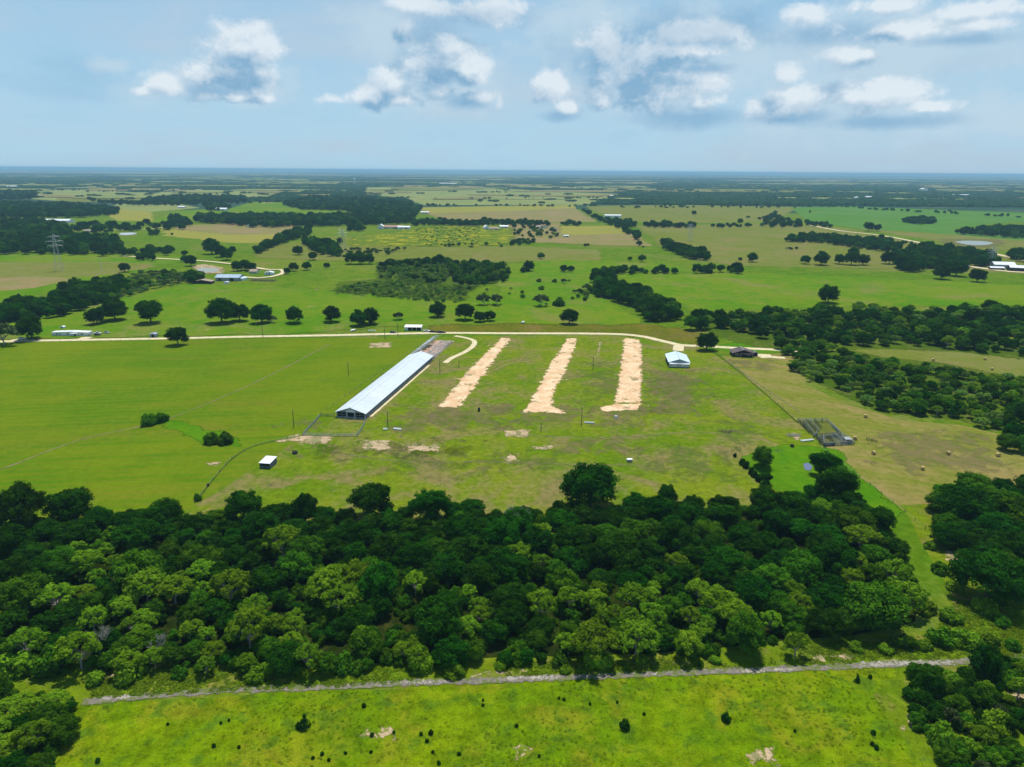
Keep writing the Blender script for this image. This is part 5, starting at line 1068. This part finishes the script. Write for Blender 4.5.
# farther buildings, seen only as roofs and walls
FB = [('metal_barn', 'long white roofed barn among dark trees at the far left', 59, 222.5, 58, 22, 5, 3, 'white_metal', 'white_metal', 90), ('farm_house', 'tan roofed house beside the far left pond', 91, 232, 22, 12, 3, 2, 'cream', 'tan_roof', 90),
      ('farm_house', 'small white roofed house below the tan roofed one at the far left', 90, 238, 12, 8, 3, 1.6, 'white_paint', 'white_metal', 0), ('farm_house', 'small white house in the trees behind the lattice pylon', 63.5, 240, 10, 8, 3, 1.5, 'white_paint', 'white_metal', 20), ('shed', 'white roofed shed in the woods at the left edge', 21, 244, 14, 8, 3, 1.2, 'white_paint', 'white_metal', 90),
      ('farm_house', 'white house at the right of the far left village', 123, 226, 10, 10, 4, 2, 'white_paint', 'white_metal', 0), ('farm_house', 'small pale house in the dark wood at the far left', 30, 218, 12, 10, 3, 2, 'cream', 'tan_roof', 0), ('farm_house', 'pale grey house in the left clump of the bright field', 182, 208, 22, 14, 4, 2, 'white_paint', 'white_metal', 90), ('metal_barn', 'white barn inside the clump of trees in the bright green field', 222, 210.5, 32, 18, 5, 3, 'white_metal', 'white_metal', 90),
      ('shed', 'small white shed at the top of the tan field', 249, 227, 10, 8, 4, 2, 'white_paint', 'white_metal', 0), ('farm_house', 'white house under the dark wood above the tan field', 276, 225.5, 18, 12, 4, 2, 'white_paint', 'white_metal', 90), ('farm_house', 'pinkish buildings on the bare rise in the left distance', 215, 198, 50, 16, 4, 2, 'cream', 'red_roof', 90),
      ('farm_house', 'white gabled house left of the long reddish barn', 380.5, 229, 12, 12, 6, 4, 'white_paint', 'white_paint', 0), ('stable', 'long low barn with reddish roof below the central wood', 391, 228.5, 52, 14, 4, 3, 'cream', 'red_roof', 90), ('shed', 'white fronted barn right of the long reddish barn', 404, 229, 26, 10, 4.5, 2, 'white_paint', 'white_metal', 90),
      ('farm_house', 'white gabled house at the right of the yellow flower field', 487, 229.5, 11, 10, 5, 4, 'white_paint', 'white_paint', 20), ('farm_house', 'brown roofed house beside the white gabled one at the flower field', 494, 230, 20, 12, 4, 2, 'cream', 'tan_roof', 90), ('farm_house', 'white roofed house two houses right of the white gabled one', 504, 228, 18, 10, 4, 2, 'white_paint', 'white_metal', 90),
      ('metal_barn', 'tan roofed barn set diagonally in the middle distance homestead', 541, 228.5, 12, 34, 4, 2.4, 'cream', 'tan_roof', 50), ('farm_house', 'dark roofed house with trees right of the tan diagonal barn', 553, 230.5, 16, 12, 3, 2, 'cream', 'brown_roof', 80), ('shed', 'small pale shed in the dirt yard right of the homestead', 566, 237, 10, 8, 3, 1, 'cream', 'white_metal', 90),
      ('metal_barn', 'long white building by the tree belt right of the middle', 612.5, 217.5, 44, 16, 6, 2, 'white_paint', 'white_metal', 90), ('farm_house', 'small white house far off above the tree belt', 614, 197, 24, 20, 6, 3, 'white_paint', 'white_metal', 40), ('farm_house', 'white house in the yellowish field left of the far hedge', 425, 213.5, 24, 12, 4, 2, 'cream', 'white_metal', 90),
      ('metal_barn', 'larger white roofed barn of the farm at the right edge', 1003, 268, 26, 16, 5, 3, 'grey_metal', 'white_metal', 80), ('metal_barn', 'white roofed open barn half cut by the right edge', 1021, 271.5, 24, 14, 5, 2.4, 'brown_wall', 'white_metal', 70), ('shed', 'low white lean-to in front of the larger barn at the right edge', 997, 270, 16, 8, 3, 1.4, 'brown_wall', 'white_metal', 75),
      ('farm_house', 'white building far off in the right woods', 925, 191, 40, 40, 14, 6, 'white_paint', 'white_metal', 0), ('farm_house', 'pale gabled house far off right of centre', 858, 199, 26, 20, 7, 4, 'cream', 'white_metal', 0), ('farm_house', 'pale building standing in the right distant woods', 868, 198.5, 30, 18, 7, 4, 'cream', 'white_metal', 90), ('warehouse', 'long pale roofed shed far off above the central fields', 448, 184.5, 150, 60, 8, 4, 'white_metal', 'white_metal', 90), ('warehouse', 'long pale building in the right distant woods', 961, 196, 110, 40, 6, 3, 'white_metal', 'white_metal', 90), ('farm_house', 'white houses at the far edge of the left yellowish field', 8, 187.5, 120, 40, 7, 4, 'white_paint', 'white_metal', 90)]
for nm, lb, px, py, w_, l_, h_, rh_, wa, ro, an in FB:       # w_ across the view
    if an > 45: ww, ll = l_, w_
    else: ww, ll = w_, l_
    x, y = P(px, py); a = R(an); cx, cy_ = (ll / 2 * math.sin(a) , 0) if an > 45 else (0, 0)
    t = house(nm, lb, 'barn' if 'barn' in nm or nm == 'stable' else ('shed' if nm == 'shed' else ('warehouse' if nm == 'warehouse' else 'house')), None, ww, ll, h_, rh_, wa, ro, a, .5, at=(x + cx, y + cy_),
              side=[('opening', -1, ll * .2, ll * .38, .4, min(2.6, h_ - .5), 'dark_open'), ('opening', -1, ll * .6, ll * .72, .8, min(2.2, h_ - .5), 'glass')] if an > 45 else [], front=[('window', -ww * .3, -ww * .15, .9, 2.1, 'glass'), ('door', ww * .05, ww * .15, .1, 2.2, 'dark_open')] if an <= 45 else [])

# ------------------------------------------------------------------ towers, poles, fences
def pylon(px, py, H_, label, rz=0):
    x, y = P(px, py); t = thing('transmission_tower', label, 'pylon', (x, y, 0), rz)
    def hw(z): return 4.2 * (1 - z / H_ * .84) if z < H_ * .62 else 2.0 - (z - H_ * .62) / (H_ * .38) * 1.4
    zs = [0, H_ * .14, H_ * .27, H_ * .39, H_ * .5, H_ * .62, H_ * .72, H_ * .82, H_ * .91, H_]
    for sx_, sy_ in ((1, 1), (1, -1), (-1, -1), (-1, 1)):
        m = MB(); m.tube([(sx_ * hw(z), sy_ * hw(z), z) for z in zs], .12, 4); m.build('leg', M['galv'], t, fix=False)
    m = MB()
    for i in range(len(zs) - 1):
        a, b = hw(zs[i]), hw(zs[i + 1]); z0, z1 = zs[i], zs[i + 1]
        for p0, p1 in (((a, a), (b, -b)), ((a, -a), (b, b)), ((-a, a), (-b, -b)), ((-a, -a), (-b, b)), ((a, a), (-b, b)), ((-a, a), (b, b)), ((a, -a), (-b, -b)), ((-a, -a), (b, -b))): m.tube([(*p0, z0), (*p1, z1)], .06, 4)
    m.build('bracing', M['galv'], t, fix=False)
    for k, (z, L) in enumerate(((H_ * .68, 8), (H_ * .80, 9.5), (H_ * .92, 7))):
        m = MB()
        for s_ in (-1, 1):
            for yy in (-1, 1): m.tube([(0, yy * hw(z), z), (s_ * L, 0, z + .3)], .11, 4); m.tube([(0, yy * hw(z), z + 2), (s_ * L, 0, z + .3)], .09, 4)
            m.tube([(s_ * L, 0, z + .3), (s_ * L, 0, z - 2.2)], .12, 5)
        m.build('crossarm', M['galv'], t, fix=False)
pylon(59.5, 271, 44, 'tall grey lattice pylon in the left pasture before the dark trees', R(20)); pylon(343.5, 251, 34, 'grey lattice pylon in the middle distance above the low dark clump', R(20))
pylon(690, 241, 30, 'faint lattice pylon beyond the right tree line', R(20)); pylon(990.5, 266, 26, 'thin grey lattice tower beside the farm at the right edge', R(10))
for px, py, h_, lb in ((102, 272, 17, 'slim pale steel pole in the left pasture right of the tall pylon'), (977, 281, 11, 'white pole in front of the right round tree near the right farm')):
    x, y = P(px, py); t = thing('steel_pole', lb, 'pole', (x, y, 0)); m = MB(); m.tube([(0, 0, 0), (0, 0, h_)], [.32, .16], 8); m.build('pole', M['white_metal'], t); m = MB(); m.box(-1.1, 1.1, -.08, .08, h_ - 1, h_ - .85); m.build('crossarm', M['galv'], t)
x, y = P(354.6, 184.5); t = thing('water_tower', 'pale slim water tower on the horizon left of centre', 'water tower', (x, y, 0)); m = MB(); m.tube([(0, 0, 0), (0, 0, 38)], [4.5, 3.6], 14); m.build('column', M['white_metal'], t)
m = MB(); m.tube([(0, 0, 37.5), (0, 0, 41), (0, 0, 45), (0, 0, 49), (0, 0, 51.5)], [3.6, 7.5, 9, 7, 1], 18); m.build('tank', M['white_metal'], t, smooth=True)
PO = [(348.5, 375.5, 8.5, 'brown utility pole in the left pasture beside the middle of the long barn'), (294, 427.5, 9, 'brown utility pole in the left pasture near the corner of the barn pen'), (388, 428.5, 9, 'brown utility pole by the white troughs right of the barn pen'), (440, 373.5, 8.5, 'brown utility pole between the long barn and the first dirt strip'),
      (459, 367.5, 5, 'short pole near the end of the curved drive'), (593, 369.5, 8.5, 'brown utility pole between the second and third dirt strips'), (581.5, 424.5, 9.5, 'brown utility pole beside the single white trough'), (541, 431, 4.5, 'short wooden post below the second dirt strip'), (398, 336, 10, 'utility pole beside the road shed north of the ruined barn end'),
      (385, 339.5, 9, 'utility pole at the road left of the road shed'), (263, 337.5, 9, 'utility pole at the road far left of the long barn'), (42, 329, 9, 'utility pole behind the white mobile home')]
for px, py, h_, lb in PO:
    x, y = P(px, py); t = thing('utility_pole', lb, 'pole', (x, y, 0), R(78)); m = MB(); m.tube([(0, 0, -.2), (0, 0, h_)], [.21, .15], 8); m.build('pole', M['wood_pole'], t)
    if h_ > 6:
        m = MB(); m.box(-.9, .9, -.24, -.16, h_ - .7, h_ - .55); ca_ = m.build('crossarm', M['wood_pole'], t)
        m = MB(); [m.tube([(s_, -.2, h_ - .55), (s_, -.2, h_ - .3)], .06, 6) for s_ in (-.8, 0, .8)]; m.build('insulators', M['white_metal'], ca_)
POST = MB(); POST.tube([(0, 0, -.1), (0, 0, 1.35)], .09, 6); POSTM = POST.mesh('post', M['post'])
def wire_fence(px, label, gap=7.0, world=False):
    pts = px if world else wpoly(px); t = thing('wire_fence', label, 'fence', (*pts[0], 0)); o = Vector((*pts[0], 0)); path = [Vector((*p, 0)) - o for p in pts]
    total = sum((path[i + 1] - path[i]).length for i in range(len(path) - 1)); gap = max(gap, total / 98)
    for i in range(len(path) - 1):
        a, b = path[i], path[i + 1]; L = (b - a).length; n = max(1, round(L / gap))
        for k in range(n + (i == len(path) - 2)): obj('post', POSTM, t, a.lerp(b, k / n))
    m = MB()
    for z in (.35, .75, 1.15): m.tube([p + Vector((0, 0, z)) for p in path], .010, 4)
    m.build('wires', M['galv'], t, fix=False)
wire_fence([(195, 503), (213, 480), (232, 459), (256, 445.5), (303, 435.5)], 'wire fence running from the front wood up to the barn pen')
wire_fence([(321, 414), (360, 386), (418, 346), (434, 338)], 'wire fence along the west side of the long barn')
wire_fence([(714, 351), (740, 371), (770, 396), (798, 422)], 'wire fence from the dark house down to the cattle pens')
wire_fence([(820, 447), (850, 470), (905, 512), (925, 530)], 'wire fence between the green swale and the hay field')
wire_fence([(20, 342.8), (170, 340.4), (256, 338.6), (380, 336.4), (430, 335.6)], 'wire fence along the south side of the dirt road, left half')
wire_fence([(500, 336), (620, 336.3)], 'wire fence along the south side of the dirt road above the dirt strips', 6)
for a_ in ([(195, 503), (213, 480), (232, 459), (256, 445.5), (303, 435.5)], [(714, 352), (755, 385), (798, 423)]):      # uncut grass under the fences
    ribbon('fence_line_grass', a_, .8, G['lush_line'] if 'lush_line' in G else G.setdefault('lush_line', grass('uncut_turf', (.045, .11, .005), (.06, .13, .008), (.12, .13, .04), .5, .05, soft=True, seed=30)), lz('road'), 2)
def panel_run(m, a, b, h=1.6, rails=5, r_=.055, tall=False):
    a, b = Vector(a), Vector(b); L = (b - a).length; n = max(1, round(L / 3))
    for k in range(n + 1): p = a.lerp(b, k / n); m.tube([(p.x, p.y, 0), (p.x, p.y, h + .15)], .085, 5)
    for k in range(rails): z = .25 + (h - .25) * k / (rails - 1); m.tube([(a.x, a.y, z), (b.x, b.y, z)], r_, 4)
# pen before the barn
o = P(336, 417); t = thing('barn_pen', 'grey rail pen around the grass yard before the front of the long barn', 'pen', (*o, 0))
pp = [(334.5, 416.5), (320.5, 416), (303, 435.5), (331, 436.3), (357.5, 436.3), (363.5, 427), (366, 418.5)]; Q = [Vector((P(*p)[0] - o[0], P(*p)[1] - o[1], 0)) for p in pp]
for i in range(len(Q) - 1): m = MB(); panel_run(m, Q[i], Q[i + 1], 1.4, 4, .07); m.build('rail_panel', M['pipe_grey'] if i != 0 else M['pipe'], t, fix=False)
for i in (1, 4): m = MB(); a, b = Q[i], Q[i + 1]; nrm = Vector((-(b - a).y, (b - a).x, 0)).normalized() * .04; m.add([a + nrm, b + nrm, b + nrm + Vector((0, 0, .9)), a + nrm + Vector((0, 0, .9)), a - nrm, b - nrm, b - nrm + Vector((0, 0, .9)), a - nrm + Vector((0, 0, .9))], [(0, 1, 2, 3), (7, 6, 5, 4), (0, 4, 5, 1), (3, 2, 6, 7), (0, 3, 7, 4), (1, 5, 6, 2)]); m.build('tin_sheet', M['galv'], t)
# cattle pens
o = P(825, 434); t = thing('cattle_pens', 'dark green steel cattle pens with chutes at the corner of the hay field', 'pens', (*o, 0))
def L2(x, y): v = P(780 + x / 10.24, 400 + y / 10.24); return Vector((v[0] - o[0], v[1] - o[1], 0))
runs = [((180, 222), (480, 222)), ((480, 222), (620, 360)), ((620, 360), (760, 455)), ((760, 455), (450, 475)), ((450, 475), (370, 400)), ((370, 400), (180, 222)), ((265, 225), (380, 345)), ((300, 225), (400, 330)), ((375, 385), (620, 362)), ((500, 375), (600, 462)), ((560, 370), (680, 460)), ((380, 400), (520, 470)), ((440, 385), (450, 475)), ((640, 390), (620, 465)), ((690, 420), (700, 460)), ((430, 232), (430, 215)), ((520, 262), (600, 345)), ((405, 440), (470, 500)), ((210, 250), (300, 345)), ((240, 224), (330, 345)), ((420, 400), (600, 372)), ((540, 372), (650, 464)), ((600, 368), (720, 458)), ((470, 380), (560, 470)), ((350, 224), (420, 300)), ((340, 385), (380, 345)), ((410, 385), (400, 450))]
for q_ in (0,): patch('trampled_ground', [P(780 + x / 10.24, 400 + y / 10.24) for x, y in ((175, 215), (485, 218), (770, 462), (440, 480), (365, 402))], Dm['greyweed'], lz('pad'), 3, 1, world=True)
for a, b in runs: m = MB(); panel_run(m, L2(*a), L2(*b), 1.8, 5, .08); m.build('rail_panel', M['pipe'] if a[0] % 4 else M['pipe_grey'], t, fix=False)
for a, b in (((640, 400), (740, 450)), ((450, 470), (560, 468))):
    m = MB(); p, q_ = L2(*a), L2(*b); nrm = Vector((-(q_ - p).y, (q_ - p).x, 0)).normalized() * .05; zz = Vector((0, 0, 1.5)); m.add([p + nrm, q_ + nrm, q_ + nrm + zz, p + nrm + zz, p - nrm, q_ - nrm, q_ - nrm + zz, p - nrm + zz], [(0, 1, 2, 3), (7, 6, 5, 4), (0, 4, 5, 1), (3, 2, 6, 7), (0, 3, 7, 4), (1, 5, 6, 2)]); m.build('sheeted_panel', M['pipe'], t)
x_ = L2(690, 440); m = MB(); slab(m, x_.x - 1.5, x_.x + 1.5, x_.y - 1.2, x_.y + 1.8, 2.1, 2.3, .08); m.box(x_.x - 1.3, x_.x - 1.2, x_.y - 1, x_.y - .9, 0, 2.1); m.box(x_.x + 1.2, x_.x + 1.3, x_.y - 1, x_.y - .9, 0, 2.1); m.box(x_.x - 1.3, x_.x - 1.2, x_.y + 1.5, x_.y + 1.6, 0, 2.15); m.box(x_.x + 1.2, x_.x + 1.3, x_.y + 1.5, x_.y + 1.6, 0, 2.15); m.build('chute_roof', M['grey_metal'], t)

# ------------------------------------------------------------------ small things
def trough(px, py, L, w_, label, name='feed_trough', rz=0.0):
    x, y = P(px, py); t = thing(name, label, 'trough', (x, y, 0), rz); m = MB()
    m.add([(-L / 2, -w_ / 2, .1), (L / 2, -w_ / 2, .1), (L / 2, w_ / 2, .1), (-L / 2, w_ / 2, .1), (-L / 2 - .1, -w_ / 2 - .1, .65), (L / 2 + .1, -w_ / 2 - .1, .65), (L / 2 + .1, w_ / 2 + .1, .65), (-L / 2 - .1, w_ / 2 + .1, .65), (-L / 2 + .05, -w_ / 2 + .05, .3), (L / 2 - .05, -w_ / 2 + .05, .3), (L / 2 - .05, w_ / 2 - .05, .3), (-L / 2 + .05, w_ / 2 - .05, .3), (-L / 2, -w_ / 2, .65), (L / 2, -w_ / 2, .65), (L / 2, w_ / 2, .65), (-L / 2, w_ / 2, .65)],
          [(3, 2, 1, 0), (0, 1, 5, 4), (1, 2, 6, 5), (2, 3, 7, 6), (3, 0, 4, 7), (4, 5, 13, 12), (5, 6, 14, 13), (6, 7, 15, 14), (7, 4, 12, 15), (12, 13, 9, 8), (13, 14, 10, 9), (14, 15, 11, 10), (15, 12, 8, 11), (8, 9, 10, 11)]); m.build('basin', M['white_paint'], t)
    for s_ in (-1, 1): f = MB(); f.box(s_ * L * .4 - .08, s_ * L * .4 + .08, -w_ / 2, w_ / 2, 0, .098); f.build('foot', M['galv'], t)
trough(385.5, 429.8, 2.0, 1.2, 'short white trough at the foot of the utility pole right of the pen'); trough(397.5, 429.6, 3.8, 1.3, 'long white trough right of the short one near the pen', rz=R(-18)); trough(589.3, 423.3, 4.6, 1.0, 'white trough alone beside the pole below the dirt strips', rz=R(-3)); trough(372, 331, 6, 1.4, 'white trough in the grass left of the road shed'); trough(807, 441, 6.5, 1.1, 'grey white trough left of the cattle pens', rz=R(15))
def lathe(m, prof, n=16):
    b = len(m.v)
    for r_, z in prof: m.v += [(r_ * math.cos(2 * math.pi * k / n), r_ * math.sin(2 * math.pi * k / n), z) for k in range(n)]
    for i in range(len(prof) - 1):
        for k in range(n): m.f.append((b + i * n + k, b + i * n + (k + 1) % n, b + (i + 1) * n + (k + 1) % n, b + (i + 1) * n + k))
    m.f.append(tuple(b + k for k in range(n))); m.f.append(tuple(b + (len(prof) - 1) * n + k for k in range(n)))
def tub(px, py, r_, h_, mat, name, label, cat):
    x, y = P(px, py); t = thing(name, label, cat, (x, y, 0)); m = MB(); lathe(m, [(r_, 0), (r_ * 1.04, h_ * .5), (r_, h_), (r_ * .9, h_), (r_ * .88, h_ * .6)]); m.build('tank_wall', M[mat], t); m = MB(); lathe(m, [(r_ * 1.06, h_ * .96), (r_ * 1.06, h_ * 1.02)]); m2 = MB(); m2.tube([(r_ * 1.02, 0, 0), (r_ * 1.02, 0, h_)], .05, 5); m2.build('pipe', M['galv'], t)
tub(295, 453.4, 1.2, .9, 'plastic_black', 'water_tub', 'round black tub in the pasture right of the small white shed', 'tub'); tub(479, 411.4, .6, 2.0, 'plastic_black', 'barrel', 'upright black barrel right of the first dirt strip end', 'barrel'); tub(616, 418, .8, 1.3, 'white_paint', 'barrel', 'small white barrel below the third dirt strip', 'barrel')
tub(792, 446.8, .9, 1.0, 'plastic_black', 'water_tub', 'dark round tub left of the cattle pens', 'tub'); tub(208, 486, .5, .9, 'plastic_black', 'barrel', 'tiny black barrel by the pasture fence above the front wood', 'barrel')
x, y = P(629.5, 461.8); t = thing('cooler_box', 'small white box with dark front alone in the lower pasture', 'box', (x, y, 0), R(5)); m = MB(); m.box(-1.1, 1.1, -.6, .8, .15, 1.2); m.build('body', M['grey_metal'], t); m = MB(); m.box(-1.2, 1.2, -.7, .9, 1.201, 1.32); m.build('lid', M['white_paint'], t)
for s_ in (-.9, .9): m = MB(); m.box(s_ - .08, s_ + .08, -.5, .7, 0, .149); m.build('skid', M['post'], t)
x, y = P(523, 323.6); t = thing('propane_tank', 'white rounded tank alone north of the road above the first strips', 'tank', (x, y, 0), R(60)); m = MB(); m.tube([(-1.7, 0, 1.1), (-1.45, 0, 1.1), (-1.1, 0, 1.1), (1.1, 0, 1.1), (1.45, 0, 1.1), (1.7, 0, 1.1)], [.25, .75, .95, .95, .75, .25], 14); m.build('tank', M['white_paint'], t, smooth=True)
for s_ in (-.8, .8): m = MB(); m.box(s_ - .12, s_ + .12, -.5, .5, 0, .35); m.build('saddle', M['concrete'], t)
# round hay bales
bm_ = MB(); n = 26
prof = [(.0, -.62), (.55, -.62), (.76, -.60), (.84, -.48), (.85, -.2), (.86, .1), (.85, .4), (.82, .54), (.74, .61), (.5, .62), (0, .62)]
for r_, x_ in prof: bm_.v += [(x_, max(r_, .01) * math.cos(2 * math.pi * k / n) * (1 + .02 * math.sin(5 * k)), .82 + max(r_, .01) * math.sin(2 * math.pi * k / n) * .97) for k in range(n)]
bm_.f = [(i * n + k, i * n + (k + 1) % n, (i + 1) * n + (k + 1) % n, (i + 1) * n + k) for i in range(len(prof) - 1) for k in range(n)]
HB = bm_.mesh('hay_bale', M['hay'], smooth=True)
for px, py, lb in ((865.5, 417.6, 'round hay bale alone at the edge of the scrub wood'), (855, 439.6, 'round hay bale touching the right tip of the cattle pens'), (873.5, 454.4, 'round hay bale below the right tip of the cattle pens'), (948, 454.6, 'round hay bale left of two in the right of the hay field'), (998, 456.4, 'rightmost round hay bale in the hay field'), (922.5, 469.8, 'nearest round hay bale low in the hay field'), (992, 370, 'round hay bale in the strip field beyond the scrub wood'), (985, 360, 'small far hay bale at the back of the strip field'), (933, 361, 'dark hay bale left in the strip field beyond the scrub wood')):
    x, y = P(px, py); o = obj('hay_bale', HB, None, (x, y, 0), rdm.uniform(0, 3)); s_ = 1.05; o.scale = (s_, s_, s_); tag(o, lb, 'hay bale', 'round hay bales lying in the mown fields')
# vehicles
def car(px, py, paint, label, rz, kind='car'):
    x, y = P(px, py); t = thing('parked_' + kind, label, kind if kind != 'pickup' else 'pickup truck', (x, y, 0), rz, 'vehicles parked beside the dirt road')
    def body(prof, w_, nm, mat, inset=.12):
        bm = bmesh.new(); n = len(prof); L = [bm.verts.new((px_, -w_ / 2, pz)) for px_, pz in prof]; Rr = [bm.verts.new((px_, w_ / 2, pz)) for px_, pz in prof]; bm.faces.new(L); bm.faces.new(Rr[::-1])
        for i in range(n): bm.faces.new((L[i], Rr[i], Rr[(i + 1) % n], L[(i + 1) % n]))
        bmesh.ops.recalc_face_normals(bm, faces=bm.faces); bmesh.ops.bevel(bm, geom=bm.edges[:], offset=inset, segments=2, affect='EDGES'); me = bpy.data.meshes.new(nm); bm.to_mesh(me); bm.free(); me.materials.append(mat); me.polygons.foreach_set('use_smooth', [True] * len(me.polygons)); return obj(nm, me, t)
    pk = kind == 'pickup'
    body([(-2.4, .35), (2.4, .35), (2.42, .75), (2.2, .95), (1.0, 1.05), (-2.4, 1.05)] if not pk else [(-2.7, .4), (2.6, .4), (2.62, .85), (2.3, 1.05), (1.1, 1.12), (-2.7, 1.12)], 1.85, 'body', paint)
    body([(-2.2, 1.0), (1.0, 1.0), (.35, 1.6), (-1.7, 1.62)] if not pk else [(-.9, 1.08), (1.1, 1.08), (.5, 1.8), (-.7, 1.8)], 1.62, 'cabin_glass', M['glass'], .06)
    body([(-1.65, 1.60), (.3, 1.59), (.2, 1.68), (-1.55, 1.7)] if not pk else [(-.68, 1.78), (.48, 1.78), (.4, 1.88), (-.6, 1.88)], 1.5, 'roof', paint, .03)
    for sx_ in (-1.5, 1.5):
        for sy_ in (-.86, .86):
            m = MB(); m.tube([(sx_, sy_ - .11, .34), (sx_, sy_ + .11, .34)], .34, 14); w_ = m.build('wheel', M['tyre'], t); m = MB(); m.tube([(sx_, sy_ - .13, .34), (sx_, sy_ + .13, .34)], .18, 10); m.build('rim', M['galv'], w_)
    for sy_ in (-.65, .65): m = MB(); m.box(2.36, 2.45, sy_ - .15, sy_ + .15, .68, .82); m.build('headlight', M['white_paint'], t)
def paint(n, c): return M.setdefault(n, simple(n, c, .25, .1, var=.03, spec=.6))
W_, K_, S_ = paint('paint_white', (.75, .75, .75)), paint('paint_black', (.02, .02, .022)), paint('paint_silver', (.40, .41, .43))
car(22, 339.4, W_, 'white car half hidden by the dark tree at the left end of the road', R(10)); car(97.5, 333.8, W_, 'white pickup right of the white mobile home', R(5), 'pickup'); car(90.5, 335.4, S_, 'silver car at the right end of the white mobile home', R(70)); car(106.5, 333.4, S_, 'grey pickup rightmost of the vehicles by the mobile home', R(170), 'pickup'); car(98, 335.6, K_, 'dark car below the white pickup by the mobile home', R(15))
car(393, 333, K_, 'black car on the road left of the white road shed', R(5)); car(432, 332.4, K_, 'black car left of three right of the white road shed', R(175)); car(437.8, 332.8, K_, 'black car middle of three right of the white road shed', R(160)); car(442.6, 333, paint('paint_darkred', (.05, .015, .015)), 'very dark car right of three right of the white road shed', R(10)); car(426.5, 331.6, W_, 'white pickup beside the right end of the white road shed', R(0), 'pickup')
# white boat-like hull left of the shed
x, y = P(353.5, 331); t = thing('boat', 'small white boat on the grass under the dark tree pair', 'boat', (x, y, 0), R(60)); m = MB()
st_ = [(-2.6, .9, .55), (-1, 1.05, .5), (1, .95, .5), (2.2, .5, .6), (2.9, .05, .8)]
for xx, ww, zz in st_: m.v += [(xx, -ww, 1.2), (xx, -ww * .7, zz), (xx, 0, zz - .2), (xx, ww * .7, zz), (xx, ww, 1.2), (xx, ww * .8, 1.15), (xx, 0, .75), (xx, -ww * .8, 1.15)]
m.f = [(i * 8 + k, i * 8 + (k + 1) % 8, (i + 1) * 8 + (k + 1) % 8, (i + 1) * 8 + k) for i in range(4) for k in range(8)] + [tuple(range(8)), tuple(range(39, 31, -1))]; m.build('hull', M['white_paint'], t); m = MB(); m.box(-1.6, -1.3, -.9, .9, 0, .5); m.box(.6, .9, -.8, .8, 0, .5); m.build('trailer_frame', M['galv'], t)
# hay rake left in the field
x, y = P(871.5, 441); t = thing('hay_rake', 'dark hay rake with spoked wheels left in the hay field', 'farm machine', (x, y, 0), R(-40)); m = MB(); m.tube([(-2.4, 0, .7), (2.4, 0, .7)], .12, 6); m.tube([(0, 0, .7), (0, 2, .6)], .12, 6); m.build('frame', M['pipe'], t)
for k in range(5): m = MB(); xx = -2.2 + k * 1.1; ring = [(xx + .2 * math.sin(a), .7 * math.cos(a), .72 + .7 * math.sin(a)) for a in np.linspace(0, 2 * math.pi, 15)]; m.tube(ring, .06, 4); [m.tube([(xx, 0, .72), ring[j]], .03, 3) for j in range(0, 14, 2)]; m.build('rake_wheel', M['plastic_black'], t, fix=False)

# ------------------------------------------------------------------ haze
hb = MB(); hb.box(-66000, 66000, -66000, 66000, -1.0, 128.0)
hm, q, out = mat_new('haze_air')
hv = q.new('ShaderNodeVolumePrincipled', {'Color': (.36, .62, .88, 1), 'Density': 7.0e-5, 'Anisotropy': 0.0})
q.l.new(hv.outputs[0], out.inputs['Volume'])
tag(hb.build('haze', hm), 'pale blue summer haze over the whole plain', 'haze', kind='stuff')
